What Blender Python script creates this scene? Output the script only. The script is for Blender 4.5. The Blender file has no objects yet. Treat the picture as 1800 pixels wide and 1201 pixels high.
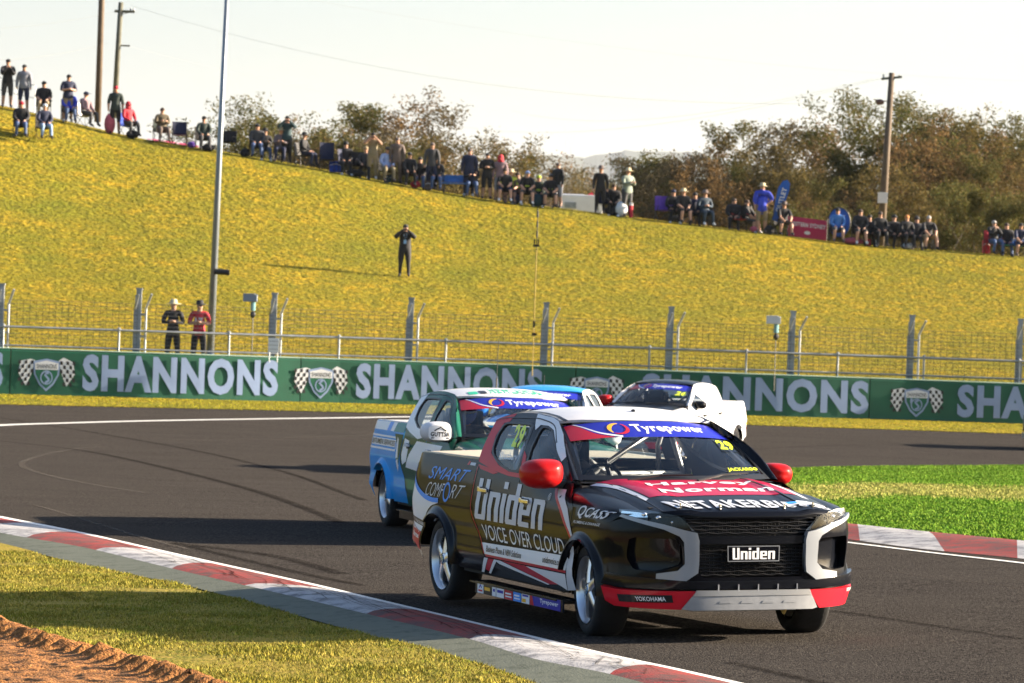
import bpy, bmesh, math, random
import numpy as np
from mathutils import Vector, Matrix, noise
from mathutils.geometry import delaunay_2d_cdt
R = math.radians; PI = math.pi
random.seed(7); np.random.seed(7)
SC = bpy.context.scene; COL = SC.collection

# ------------------------------------------------------------------ camera
F_PX, CAM_H, PITCH, ROLL = 7071.9, 2.2206, -8.607e-3, R(2.0)
cr, sr, cp, sp = math.cos(ROLL), math.sin(ROLL), math.cos(PITCH), math.sin(PITCH)
FWD = Vector((0, cp, sp)); UP0 = Vector((0, -sp, cp)); RT0 = Vector((1, 0, 0))
RT = RT0*cr + UP0*sr; UP = -RT0*sr + UP0*cr
CAMP = Vector((0, 0, CAM_H))
cd = bpy.data.cameras.new('camera'); cam = bpy.data.objects.new('camera', cd); COL.objects.link(cam)
m = Matrix((RT, UP, -FWD)).transposed().to_4x4(); m.translation = CAMP; cam.matrix_world = m
cd.sensor_width = 36; cd.lens = F_PX/1800*36; cd.clip_start = .5; cd.clip_end = 30000
cd.dof.use_dof = True; cd.dof.focus_distance = 26.5; cd.dof.aperture_fstop = 9.0
SC.camera = cam

# ------------------------------------------------------------------ light
SUN_EL, SUN_AZ = R(17.5), R(9)          # AZ measured from +X towards +Y
W_ = bpy.data.worlds.new('World'); SC.world = W_; W_.use_nodes = True
nt = W_.node_tree; bg = nt.nodes['Background']; sky = nt.nodes.new('ShaderNodeTexSky')
sky.sky_type = 'NISHITA'; sky.sun_disc = False; sky.sun_elevation = SUN_EL
sky.sun_rotation = PI/2 - SUN_AZ; sky.air_density = 1.0; sky.dust_density = 3.0; sky.ozone_density = 3.0
nt.links.new(sky.outputs[0], bg.inputs[0]); bg.inputs[1].default_value = .060
sd = bpy.data.lights.new('sun', 'SUN'); sd.energy = 5.0; sd.angle = R(.55); sd.color = (1, .84, .64)
sun = bpy.data.objects.new('sun', sd); COL.objects.link(sun)
sdir = Vector((math.cos(SUN_EL)*math.cos(SUN_AZ), math.cos(SUN_EL)*math.sin(SUN_AZ), math.sin(SUN_EL)))
sun.rotation_euler = sdir.to_track_quat('Z', 'Y').to_euler(); sun.location = sdir*80
SC.view_settings.view_transform = 'Standard'; SC.view_settings.look = 'None'
SC.view_settings.exposure = 2.2; SC.view_settings.gamma = 1.0; SC.view_settings.use_curve_mapping = False

# ------------------------------------------------------------------ picture ray -> place
def ray(px, py):
    a, b = px - 900, py - 600.5
    u = a*cr + b*sr; v = -a*sr + b*cr
    return RT0*(u/F_PX) - UP0*(v/F_PX) + FWD
def at(px, py, Y):
    d = ray(px, py); return CAMP + d*(Y/d.y)
def lerp(a, b, t): return a + (b - a)*t
def sstep(a, b, x):
    t = min(1, max(0, (x - a)/(b - a))); return t*t*(3 - 2*t)
def curve(xs, ys):
    xs = list(xs); ys = list(ys); n = len(xs)
    ms = [0]*n
    for i in range(n):
        a, b = max(0, i-1), min(n-1, i+1); ms[i] = (ys[b]-ys[a])/(xs[b]-xs[a])
    def f(x):
        if x <= xs[0]: return ys[0]
        if x >= xs[-1]: return ys[-1]
        i = 0
        while xs[i+1] < x: i += 1
        h = xs[i+1]-xs[i]; t = (x-xs[i])/h; t2, t3 = t*t, t*t*t
        return (2*t3-3*t2+1)*ys[i]+(t3-2*t2+t)*h*ms[i]+(-2*t3+3*t2)*ys[i+1]+(t3-t2)*h*ms[i+1]
    return f
gz_far = curve([10, 27, 42, 55, 67, 78, 90, 100, 140], [0, 0, -.11, -.33, -.5, -.6, -.52, -.40, -.38])
def gz(x, y):
    bank = .0225*(x - .2)*(1 - sstep(33, 48, y))*sstep(8, 20, y)
    return gz_far(y) + max(-.12, min(.12, bank))
def ground(px, py):
    d = ray(px, py); z = 0.
    for _ in range(25):
        p = CAMP + d*((z - CAM_H)/d.z); z = .5*z + .5*gz(p.x, p.y)
    return p

# ------------------------------------------------------------------ materials
MATS = {}
def nodes(name):
    mt = bpy.data.materials.new(name); mt.use_nodes = True; MATS[name] = mt
    return mt, mt.node_tree, mt.node_tree.nodes['Principled BSDF']
def N(nt, t, **k):
    n = nt.nodes.new(t)
    for a, b in k.items(): setattr(n, a, b)
    return n
def mat(name, col, rough=.5, metal=0, coat=0, vary=.0, scale=8., bump=0, spec=.5, bscale=None):
    if name in MATS: return MATS[name]
    mt, t, p = nodes(name)
    p.inputs['Base Color'].default_value = (*col, 1); p.inputs['Roughness'].default_value = rough
    p.inputs['Metallic'].default_value = metal; p.inputs['Coat Weight'].default_value = coat
    p.inputs['Coat Roughness'].default_value = .06; p.inputs['Specular IOR Level'].default_value = spec
    if vary or bump:
        tc = N(t, 'ShaderNodeTexCoord'); nz = N(t, 'ShaderNodeTexNoise'); nz.inputs['Scale'].default_value = scale
        nz.inputs['Detail'].default_value = 5; t.links.new(tc.outputs['Object'], nz.inputs['Vector'])
        if vary:
            mx = N(t, 'ShaderNodeMix', data_type='RGBA'); mr = N(t, 'ShaderNodeMapRange')
            mr.inputs[1].default_value = .3; mr.inputs[2].default_value = .7
            t.links.new(nz.outputs[0], mr.inputs[0]); t.links.new(mr.outputs[0], mx.inputs[0])
            mx.inputs[6].default_value = (*[c*(1-vary) for c in col], 1)
            mx.inputs[7].default_value = (*[min(1, c*(1+vary)) for c in col], 1)
            t.links.new(mx.outputs[2], p.inputs['Base Color'])
        if bump:
            bp = N(t, 'ShaderNodeBump'); bp.inputs['Strength'].default_value = bump
            bp.inputs['Distance'].default_value = .02
            n2 = nz
            if bscale:
                n2 = N(t, 'ShaderNodeTexNoise'); n2.inputs['Scale'].default_value = bscale
                t.links.new(tc.outputs['Object'], n2.inputs['Vector'])
            t.links.new(n2.outputs[0], bp.inputs['Height']); t.links.new(bp.outputs[0], p.inputs['Normal'])
    return mt
def paint(name, col, **k):
    return mat(name, col, rough=.5, coat=.34, vary=.05, scale=3, spec=.04, **k)
def glass(name, tint=(.55, .6, .62), dark=.25):
    mt, t, p = nodes(name); t.nodes.remove(p)
    tr = N(t, 'ShaderNodeBsdfTransparent'); tr.inputs[0].default_value = (*tint, 1)
    gl = N(t, 'ShaderNodeBsdfGlossy'); gl.inputs['Roughness'].default_value = .02
    fr = N(t, 'ShaderNodeFresnel'); fr.inputs[0].default_value = 1.5
    mx = N(t, 'ShaderNodeMixShader'); t.links.new(fr.outputs[0], mx.inputs[0])
    t.links.new(tr.outputs[0], mx.inputs[1]); t.links.new(gl.outputs[0], mx.inputs[2])
    t.links.new(mx.outputs[0], t.nodes['Material Output'].inputs[0]); return mt

# ------------------------------------------------------------------ object helpers
def obj(name, me, mt=None, parent=None, smooth=False):
    o = bpy.data.objects.new(name, me); COL.objects.link(o)
    if mt is not None and me is not None and not me.materials:
        for q in (mt if isinstance(mt, (list, tuple)) else [mt]): me.materials.append(q)
    if parent is not None: o.parent = parent
    if smooth and me: me.shade_smooth()
    return o
def empty(name, loc=(0, 0, 0), rz=0):
    o = bpy.data.objects.new(name, None); COL.objects.link(o); o.location = loc; o.rotation_euler = (0, 0, rz)
    o.empty_display_size = .2; return o
def tag(o, label, cat, group=None):
    o['label'] = label; o['category'] = cat
    if group: o['group'] = group
    return o
def struct(o, kind='structure'): o['kind'] = kind; return o
def pyd(name, V, Fs):
    me = bpy.data.meshes.new(name); me.from_pydata([tuple(v) for v in V], [], Fs); me.update(); return me
class MB:
    def __init__(s): s.v = []; s.f = []
    def add(s, vs, fs):
        n = len(s.v); s.v += [Vector(v) for v in vs]; s.f += [[i+n for i in f] for f in fs]; return s
    def box(s, c, d, M=None, taper=1.0):
        x, y, z = [k/2 for k in d]; vs = []
        for sz in (-1, 1):
            k = taper if sz > 0 else 1
            for sx, sy in ((-1, -1), (1, -1), (1, 1), (-1, 1)):
                v = Vector((sx*x*k, sy*y*k, sz*z))
                if M is not None: v = M @ v
                vs.append(v + Vector(c))
        return s.add(vs, [(3, 2, 1, 0), (4, 5, 6, 7), (0, 1, 5, 4), (1, 2, 6, 5), (2, 3, 7, 6), (3, 0, 4, 7)])
    def tube(s, pts, r, n=8, caps=True):
        pts = [Vector(p) for p in pts]; rs = r if isinstance(r, (list, tuple)) else [r]*len(pts)
        vs = []; fs = []
        prev = None
        for i, p in enumerate(pts):
            t = (pts[min(i+1, len(pts)-1)] - pts[max(i-1, 0)]).normalized()
            a = prev if prev is not None else (Vector((0, 0, 1)) if abs(t.z) < .9 else Vector((1, 0, 0)))
            a = (a - t*a.dot(t)).normalized(); prev = a; b = t.cross(a)
            for k in range(n):
                an = 2*PI*k/n; vs.append(p + (a*math.cos(an) + b*math.sin(an))*rs[i])
        for i in range(len(pts)-1):
            for k in range(n):
                k2 = (k+1) % n; fs.append((i*n+k, i*n+k2, (i+1)*n+k2, (i+1)*n+k))
        if caps: fs.append(tuple(range(n))[::-1]); fs.append(tuple(range((len(pts)-1)*n, len(pts)*n)))
        return s.add(vs, fs)
    def lathe(s, prof, n=32, axis='Y', c=(0, 0, 0)):
        vs = []; fs = []; k = len(prof)
        for i in range(n):
            a = 2*PI*i/n; ca, sa = math.cos(a), math.sin(a)
            for r, h in prof:
                v = (r*ca, h, r*sa) if axis == 'Y' else (r*ca, r*sa, h)
                vs.append(Vector(v) + Vector(c))
        for i in range(n):
            j = (i+1) % n
            for q in range(k-1): fs.append((i*k+q, i*k+q+1, j*k+q+1, j*k+q))
        return s.add(vs, fs)
    def ell(s, c, d, n=10, m=7):
        vs = []; fs = []
        for i in range(m+1):
            th = PI*i/m
            for k in range(n):
                ph = 2*PI*k/n
                vs.append((c[0]+d[0]*math.sin(th)*math.cos(ph), c[1]+d[1]*math.sin(th)*math.sin(ph), c[2]+d[2]*math.cos(th)))
        for i in range(m):
            for k in range(n): fs.append((i*n+k, (i+1)*n+k, (i+1)*n+(k+1) % n, i*n+(k+1) % n))
        return s.add(vs, fs)
    def build(s, name, mt=None, parent=None, smooth=False, bevel=0, me_only=False):
        me = pyd(name, s.v, s.f)
        bm = bmesh.new(); bm.from_mesh(me)
        bmesh.ops.remove_doubles(bm, verts=bm.verts, dist=1e-5)
        if bevel: bmesh.ops.bevel(bm, geom=list(bm.edges), offset=bevel, segments=2, affect='EDGES', profile=.7)
        bmesh.ops.recalc_face_normals(bm, faces=bm.faces); bm.to_mesh(me); bm.free()
        if smooth:
            me.shade_smooth()
            if smooth != 'all':
                for e in me.edges: pass
                try: me.set_sharp_from_angle(angle=R(38))
                except Exception: pass
        if me_only:
            if mt: me.materials.append(mt)
            return me
        return obj(name, me, mt, parent)

def inside(p, poly):
    x, y = p; c = False; j = len(poly)-1
    for i in range(len(poly)):
        xi, yi = poly[i]; xj, yj = poly[j]
        if (yi > y) != (yj > y) and x < (xj-xi)*(y-yi)/(yj-yi)+xi: c = not c
        j = i
    return c
def resample(poly, step):
    out = []
    for i in range(len(poly)):
        a, b = poly[i], poly[(i+1) % len(poly)]; L = math.hypot(b[0]-a[0], b[1]-a[1]); n = max(1, int(L/step+.5))
        for k in range(n): out.append((lerp(a[0], b[0], k/n), lerp(a[1], b[1], k/n)))
    return out
def tri2d(loops, g):
    """triangles of the region inside the loops (even-odd) with grid points of pitch g"""
    V = []; E = []; LR = []
    for lp in loops:
        q = resample(lp, g); n0 = len(V); LR.append(q)
        V += q; E += [(n0+i, n0+(i+1) % len(q)) for i in range(len(q))]
    def ins(p):
        c = False
        for q in LR:
            if inside(p, q): c = not c
        return c
    xs = [p[0] for p in LR[0]]; ys = [p[1] for p in LR[0]]
    B = np.array(V); y = min(ys)+g*.5; row = 0
    while y < max(ys):
        x = min(xs)+g*.5*(row % 2)
        while x < max(xs):
            if ins((x, y)) and np.min((B[:, 0]-x)**2+(B[:, 1]-y)**2) > (g*.45)**2: V.append((x, y))
            x += g
        y += g*.87; row += 1
    vo, eo, fo, *_ = delaunay_2d_cdt([Vector(v) for v in V], E, [], 0, 1e-6)
    T = []
    for f in fo:
        c = (sum(vo[i][0] for i in f)/len(f), sum(vo[i][1] for i in f)/len(f))
        if ins(c): T.append(list(f))
    return [tuple(v) for v in vo], T
def surf_n(f, u, v, e=.004):
    p = f(u, v); a = f(u+e, v)-f(u-e, v); b = f(u, v+e)-f(u, v-e)
    n = a.cross(b); return p, (n.normalized() if n.length > 1e-12 else Vector((0, 0, 1)))
def put(name, uv, T, f, mt, parent, out, off=0., rim=None):
    """map 2-D triangles through the surface f; out = rough outward direction (Vector or function of point)"""
    V = []; NR = []
    for u, v in uv:
        p, n = surf_n(f, u, v)
        o = out(p) if callable(out) else out
        if n.dot(o) < 0: n = -n
        V.append(p+n*off); NR.append(n)
    Fs = []
    for t in T:
        a, b, c = [V[i] for i in t[:3]]
        Fs.append(tuple(t) if (b-a).cross(c-a).dot(NR[t[0]]) > 0 else tuple(t)[::-1])
    nb = len(V)
    if rim:      # side walls going inwards by rim
        cnt = {}
        for t in Fs:
            for i in range(len(t)):
                e = (t[i], t[(i+1) % len(t)]); cnt[e] = 1
        mp = {}
        for (a, b) in list(cnt):
            if (b, a) in cnt: continue
            for i in (a, b):
                V.append(V[i]-NR[i]*rim); NR.append(None); mp[i] = len(V)-1
            la, lb = len(V)-2, len(V)-1
            V.append(V[a].copy()); NR.append(None); V.append(V[b].copy()); NR.append(None)
            Fs.append((len(V)-1, len(V)-2, la, lb))
    me = pyd(name, V, Fs); me.shade_smooth()
    if rim:
        me.update(); cn = [Vector(n.vector) for n in me.vertex_normals]
        NR = [n if n is not None else cn[i] for i, n in enumerate(NR)]
    me.normals_split_custom_set_from_vertices([tuple(n) for n in NR])
    return obj(name, me, mt, parent)
def panel(name, loops, f, mt, parent, out, g=.06, off=0., rim=None):
    if loops and not isinstance(loops[0][0], (tuple, list)): loops = [loops]
    uv, T = tri2d(loops, g); return put(name, uv, T, f, mt, parent, out, off, rim)

# text as flat 2-D outlines, then laid on a surface
_txt = {}
def text2d(s, bold=0., align=None):
    k = (s, bold)
    if k in _txt: return _txt[k]
    c = bpy.data.curves.new('t', 'FONT'); c.body = s; c.offset = bold; c.resolution_u = 3; c.space_character = 1+bold*3
    o = bpy.data.objects.new('t', c); COL.objects.link(o)
    dg = bpy.context.evaluated_depsgraph_get(); me = bpy.data.meshes.new_from_object(o.evaluated_get(dg))
    V = [(v.co.x, v.co.y) for v in me.vertices]; T = [tuple(p.vertices) for p in me.polygons]
    bpy.data.objects.remove(o); bpy.data.curves.remove(c); bpy.data.meshes.remove(me)
    xs = [v[0] for v in V]; ys = [v[1] for v in V]
    x0, x1, y0, y1 = min(xs), max(xs), min(ys), max(ys)
    V = [((x-x0)/(x1-x0), (y-y0)/(y1-y0)) for x, y in V]
    _txt[k] = (V, T); return _txt[k]
def text(name, s, quad, f, mt, parent, out, off=.003, bold=.01, cut=None, slant=0):
    """quad = (u0,v0,u1,v0b,u1,v1,...) four corners BL,BR,TR,TL in surface coords"""
    V, T = text2d(s, bold); bl, br, trr, tl = quad
    if slant: V = [(x*(1-slant)+slant*y, y) for x, y in V]
    if cut:
        bm = bmesh.new(); vs = [bm.verts.new((x, y, 0)) for x, y in V]
        for t in T:
            try: bm.faces.new([vs[i] for i in t])
            except ValueError: pass
        for ax, n in ((0, cut[0]), (1, cut[1])):
            for i in range(1, n):
                co = Vector((i/n, 0, 0)) if ax == 0 else Vector((0, i/n, 0)); no = Vector((1, 0, 0)) if ax == 0 else Vector((0, 1, 0))
                bmesh.ops.bisect_plane(bm, geom=bm.verts[:]+bm.edges[:]+bm.faces[:], plane_co=co, plane_no=no, dist=1e-6)
        bm.verts.index_update(); V = [(v.co.x, v.co.y) for v in bm.verts]; T = [[v.index for v in fc.verts] for fc in bm.faces]; bm.free()
    uv = []
    for x, y in V:
        a = lerp(bl[0], br[0], x), lerp(bl[1], br[1], x); b = lerp(tl[0], trr[0], x), lerp(tl[1], trr[1], x)
        uv.append((lerp(a[0], b[0], y), lerp(a[1], b[1], y)))
    return put(name, uv, T, f, mt, parent, out, off*.7 if off < .012 else off)
def rectq(u0, v0, u1, v1): return ((u0, v0), (u1, v0), (u1, v1), (u0, v1))
def strip(name, pts, w, f, mt, parent, out, off=.003, g=.06):
    """thin band along a polyline in surface coords"""
    L = []; Rr = []
    for i, p in enumerate(pts):
        a = pts[max(0, i-1)]; b = pts[min(len(pts)-1, i+1)]; dx, dy = b[0]-a[0], b[1]-a[1]; l = math.hypot(dx, dy) or 1
        ww = w[i] if isinstance(w, (list, tuple)) else w
        L.append((p[0]-dy/l*ww/2, p[1]+dx/l*ww/2)); Rr.append((p[0]+dy/l*ww/2, p[1]-dx/l*ww/2))
    uv = L+Rr; n = len(pts); T = [(i, i+1, n+i+1, n+i) for i in range(n-1)]
    return put(name, uv, T, f, mt, parent, out, off)
def dense(pts, step):
    out = [pts[0]]
    for a, b in zip(pts, pts[1:]):
        L = math.dist(a, b); n = max(1, int(L/step))
        for k in range(1, n+1): out.append(tuple(lerp(a[i], b[i], k/n) for i in range(len(a))))
    return out
def smoothline(pts, n=6):
    fx = curve(range(len(pts)), [p[0] for p in pts]); fy = curve(range(len(pts)), [p[1] for p in pts])
    return [(fx(i/n), fy(i/n)) for i in range((len(pts)-1)*n+1)]
def chaikin(P, n=2, k=.25):
    for _ in range(n):
        Q = []
        for i in range(len(P)):
            a, b = P[i], P[(i+1) % len(P)]; Q += [(lerp(a[0], b[0], k), lerp(a[1], b[1], k)), (lerp(a[0], b[0], 1-k), lerp(a[1], b[1], 1-k))]
        P = Q
    return P
def arc(cx, cy, r, a0, a1, n): return [(cx+r*math.cos(R(lerp(a0, a1, i/n))), cy+r*math.sin(R(lerp(a0, a1, i/n)))) for i in range(n+1)]
M = {}
M['tyre'] = mat('tyre', (.008, .008, .009), .85, vary=.3, scale=30, bump=.15)
M['rim'] = mat('rim', (.62, .63, .66), .28, metal=.85, coat=.3)
M['hub'] = mat('hub', (.035, .035, .04), .6, metal=.4)
M['cap'] = mat('cap', (.06, .22, .45), .25, metal=.6, coat=.5)
M['dark'] = mat('dark', (.01, .01, .011), .85)
M['black'] = mat('black', (.006, .006, .007), .6)
M['rubber'] = mat('rubber', (.012, .012, .013), .45)
M['trim'] = mat('trim', (.009, .009, .010), .5, bump=.05, scale=200)
M['flare'] = mat('flare', (.004, .004, .006), .3, coat=.25, spec=.1)
M['grille'] = mat('grille', (.008, .008, .009), .4, spec=.3)
M['piano'] = mat('piano', (.004, .005, .008), .25, coat=.4, spec=.1)
M['chrome'] = mat('chrome', (.75, .75, .77), .16, metal=1)
M['lampchrome'] = mat('lampchrome', (.75, .78, .82), .12, metal=.9)
M['silver'] = mat('silver', (.26, .27, .29), .42, metal=.3, coat=.2, vary=.12, scale=14)
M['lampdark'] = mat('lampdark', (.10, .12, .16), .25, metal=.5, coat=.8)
M['lampsunlit'] = mat('lampsunlit', (.70, .68, .62), .3, metal=.2, coat=.8)  # left headlamp inside, with direct sunlight put into its colour
M['lens'] = glass('lens', (.93, .95, .97))
M['glass'] = glass('glass', (.86, .90, .90))
M['lampred'] = mat('lampred', (.30, .008, .01), .12, coat=1)
M['lampclear'] = mat('lampclear', (.55, .42, .36), .15, metal=.5, coat=1, vary=.5, scale=22)
M['dash'] = mat('dash', (.012, .012, .014), .8)
M['seat'] = mat('seat', (.015, .017, .028), .75, vary=.3)
M['cage'] = mat('cage', (.55, .55, .58), .35, metal=.3)
M['harness'] = mat('harness', (.08, .08, .10), .7)
M['tow'] = mat('tow', (.6, .45, .15), .5)
M['pblack'] = mat('paint_black', (.003, .0035, .006), .35, coat=.36, spec=.02)
M['pwhite'] = paint('paint_white', (.62, .62, .64))
M['pred'] = paint('paint_red', (.52, .012, .025))
M['pcrimson'] = paint('paint_crimson', (.42, .008, .05))
M['pmirror'] = paint('paint_mirror_red', (.40, .007, .008))
M['pblue'] = paint('paint_blue', (.02, .16, .52))
M['psky'] = paint('paint_sky_blue', (.03, .30, .70))
M['pdgreen'] = paint('paint_dark_green', (.008, .085, .055))
M['pteal'] = paint('paint_teal', (.01, .20, .20))
M['pnavy'] = paint('paint_navy', (.012, .018, .16))
M['pcream'] = mat('bed_cover_cream', (.55, .47, .34), .5, vary=.1)
M['dblue'] = mat('decal_blue', (.014, .02, .33), .4, coat=.22, spec=.15)
M['dred'] = mat('decal_red', (.50, .01, .03), .4, coat=.22, spec=.15)
M['dwhite'] = mat('decal_white', (.78, .78, .80), .4, coat=.22, spec=.15)
M['dsilver'] = mat('decal_silver', (.58, .60, .66), .4, coat=.22, spec=.15)
M['dblack'] = mat('decal_black', (.012, .012, .014), .4, coat=.22, spec=.15)
M['dyellow'] = mat('decal_yellow', (.66, .80, .02), .4)
M['dyellow2'] = mat('decal_amber', (.80, .62, .02), .4)
M['dsky'] = mat('decal_sky_blue', (.02, .25, .80), .4, coat=.22, spec=.15)
M['dgrey'] = mat('decal_grey', (.16, .17, .19), .4)
M['dgold'] = mat('decal_gold', (.85, .45, .03), .4, coat=.22, spec=.15)
M['dgreen'] = mat('decal_green', (.02, .45, .25), .4)
M['chromeshield'] = mat('shield_silver', (.25, .27, .30), .3, metal=.2, coat=.5)

def tyrepower_band(root, parts, glow=1.0, t0=.66, t1=.985, s0=-.97, s1=.97):
    O = outw(BODYC)
    low = [(lerp(s0, s1, i/16), t0-.02+.05*(1-(lerp(-1, 1, i/16))**2)*0) for i in range(17)]
    b = panel('sunstrip', [(s0, t0), (s1, t0), (s1, t1), (s0, t1)], screen, M['dblue'], root, O, .12, off=.005)
    panel('red_flash', smoothline([(s0, t1-.02), (s0+.12, t1-.03), (s0+.28, t0+.09), (s0+.48, t0+.0)], 4)+[(s0, t0-.035)], screen, M['dred'], b, O, .12, off=.008)
    strip('white_edge', smoothline([(s0+.10, t1-.01), (s0+.18, t1-.08), (s0+.34, t0+.09), (s0+.56, t0+.005)], 5), [.012+.0015*i for i in range(16)], screen, M['dwhite'], b, O, .009)
    # round swirl
    cx, cy = -.40, (t0+t1)/2; rx, ry = .125, .115
    def ring(a0, a1, w0, w1, m_, n=10):
        A = [(cx+rx*math.cos(R(lerp(a0, a1, i/n))), cy+ry*math.sin(R(lerp(a0, a1, i/n)))) for i in range(n+1)]
        B = [(cx+rx*(1-lerp(w0, w1, math.sin(PI*i/n)))*math.cos(R(lerp(a0, a1, i/n))), cy+ry*(1-lerp(w0, w1, math.sin(PI*i/n)))*math.sin(R(lerp(a0, a1, i/n)))) for i in range(n+1)]
        panel('swirl', A+B[::-1], screen, m_, b, O, .08, off=.009)
    ring(75, 225, .1, .42, M['dgold']); ring(230, 420, .08, .36, M['dred'])
    text('lettering', 'Tyrepower', rectq(-.235, t0+.06, .72, t1-.07), screen, M['dwhite'], b, O, off=.009, bold=.03, cut=(14, 1))
    return b
# ================================================================== UTES
_wz = curve([.20, .24, .30, .42, .55, .66, .73, .79, .86, .94, 1.02, 1.12, 1.25, 1.39, 1.46], [.82, .84, .865, .900, .888, .901, .905, .897, .884, .869, .850, .815, .742, .645, .58])
def Wd(x, z):
    w = _wz(z)
    if x > 3.25: w *= (1 - min(1, ((x-3.25)/.60))**2.2)**(1/3.2)*1.0
    elif x > 1.8: w *= 1 - .09*sstep(1.8, 2.6, x)*sstep(.9, 1.05, z)
    if x > 1.3: w *= 1 - .06*sstep(1.3, 1.8, x)*sstep(1.2, 1.39, z)
    if x < -.45: w *= max(.02, 1 - min(1, (-.45-x)/.50)**2.6)**(1/3.0)
    return w
def side(sg): return lambda u, v: Vector((u, sg*Wd(u, v), v))
_ph = [(0, 0)]
def _perim():
    P = []; s = 0
    for i in range(401):
        y = .9049*math.sin(PI/2*i/400); x = 3.25+.60*(1-(y/.905)**3.2)**(1/2.2)
        if P: s += math.hypot(x-P[-1][1], y-P[-1][2])
        P.append((s, x, y))
    s += P[-1][1]-2.0; P.append((s, 2.0, .905)); return P
_PR = _perim()
_px = lambda s: np.interp(s, [p[0] for p in _PR], [p[1] for p in _PR])
_py = lambda s: np.interp(s, [p[0] for p in _PR], [p[2] for p in _PR])
def fz(z): return _wz(z)/.905
def front(u, v):
    """the nose of the body, u = distance round the corner from the middle, v = height"""
    k = fz(min(v, .93)); sag = -.06*max(0, v-.78)
    a = abs(u); return Vector((_px(a)+sag*(1 if a < .8 else max(0, 1-(a-.8)/.3)), math.copysign(_py(a)*k, u), v))
_zt = curve([.60, .72, .85, 1.0, 1.3, 1.6, 1.72, 1.86], [1.385, 1.415, 1.435, 1.447, 1.452, 1.435, 1.415, 1.375])
def roofs(x, s):
    wt = Wd(x, _zt(x))-.004 if x < 1.6 else lerp(Wd(1.6, _zt(1.6))-.004, .585, (x-1.6)/.26)
    return Vector((x, s*wt, _zt(x)+.048*(1-abs(s)**2.6)))
def screen(s, t):
    b = Vector((2.74-.26*s*s, .72*s, 1.035)); h = Vector((1.86-.14*s*s, .575*s, 1.372+.048*(1-abs(s)**2.6)))
    p = b.lerp(h, t); p.z += .03*math.sin(PI*t); return p
_hx = curve([2.45, 2.7, 2.9, 3.2, 3.5, 3.7, 3.80, 3.84], [1.055, 1.045, 1.03, .998, .955, .92, .895, .87])
def hood(x, y):
    a = abs(y); z = _hx(x) - .035*(a/.7)**2
    z += .012*sstep(.36, .42, a)*(1-sstep(.50, .60, a)) - .02*sstep(.60, .72, a); return Vector((x, y, z))
def hoodf(u, y):      # u 0..1 from screen to lip, so the edges follow the plan curve
    xr = 2.70-.24*(y/.7)**2; xf = 3.815-.13*(abs(y)/.7)**2.6
    return hood(lerp(xr, xf, u), y)
def fend(sg):
    def f(u, v):
        if v <= .86: return Vector((u, sg*Wd(u, v), v))
        t = min(1.1, (v-.86)/.22)*PI/2; W = Wd(u, .86); yi = .70; top = hood(u, .70).z
        return Vector((u, sg*(yi+(W-yi)*math.cos(t)), .86+(top-.86)*math.sin(t)))
    return f
UPV = Vector((0, 0, 1))
def outw(c): return lambda p: p-Vector(c)
BODYC = (1.6, 0, .6)

def wheel_meshes():
    t = MB(); r = .315; w = .118
    prof = [(.222, -w*.80), (.240, -w*.96), (.275, -w*1.02), (.298, -w*.93), (.311, -w*.78), (r, -w*.5), (r, 0), (r, w*.5), (.311, w*.78), (.298, w*.93), (.275, w*1.02), (.240, w*.96), (.222, w*.80)]
    t.lathe(prof, 48); tyre = t.build('tyre', M['tyre'], smooth='all', me_only=True)
    q = MB()   # outer face looks to -Y
    q.lathe([(.200, -w*.50), (.206, -w*.66), (.214, -w*.84), (.229, -w*.98), (.232, -w*.86), (.226, -w*.7)], 48)
    for k in range(5):
        Mx = Matrix.Rotation(2*PI*k/5+.3, 3, 'Y')
        vs = []
        for (rr, hw, y0, y1) in ((.045, .040, -.100, -.05), (.12, .032, -.092, -.045), (.209, .046, -.078, -.03)):
            vs += [Mx @ Vector(p) for p in ((-hw, y0+.006, rr), (-hw*.45, y0-.006, rr), (hw*.45, y0-.006, rr), (hw, y0+.006, rr), (hw*.8, y1, rr), (-hw*.8, y1, rr))]
        fs = []
        for j in range(2):
            for i in range(6): fs.append((j*6+i, j*6+(i+1) % 6, (j+1)*6+(i+1) % 6, (j+1)*6+i))
        q.add(vs, fs)
    q.lathe([(0, -.108), (.03, -.108), (.046, -.098), (.058, -.085), (.060, -.04)], 20)
    rim = q.build('rim', M['rim'], smooth=True, me_only=True)
    d = MB(); d.lathe([(0, .02), (.19, .02), (.201, .02), (.201, -w*.55), (.205, -w*.55), (.206, .10), (0, .105)], 32); d.lathe([(.06, -.02), (.15, -.02), (.15, 0), (.06, 0)], 28)
    hub = d.build('wheel', M['hub'], smooth=True, me_only=True)
    cp_ = MB().lathe([(0, -.116), (.028, -.114), (.032, -.106), (.032, -.09)], 18).build('centre_cap', M['cap'], smooth=True, me_only=True)
    return tyre, rim, hub, cp_
WM = None
def add_wheel(root, x, sg, steer):
    global WM
    if WM is None: WM = wheel_meshes()
    w = obj('wheel', WM[2], None, root); w.location = (x, sg*.745, .315)
    w.rotation_euler = (0, random.random()*2, (PI if sg > 0 else 0)+steer)
    w.rotation_mode = 'ZYX' if False else 'XYZ'
    for n, me in (('tyre', WM[0]), ('rim', WM[1]), ('centre_cap', WM[3])): obj(n, me, None, w)

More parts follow.
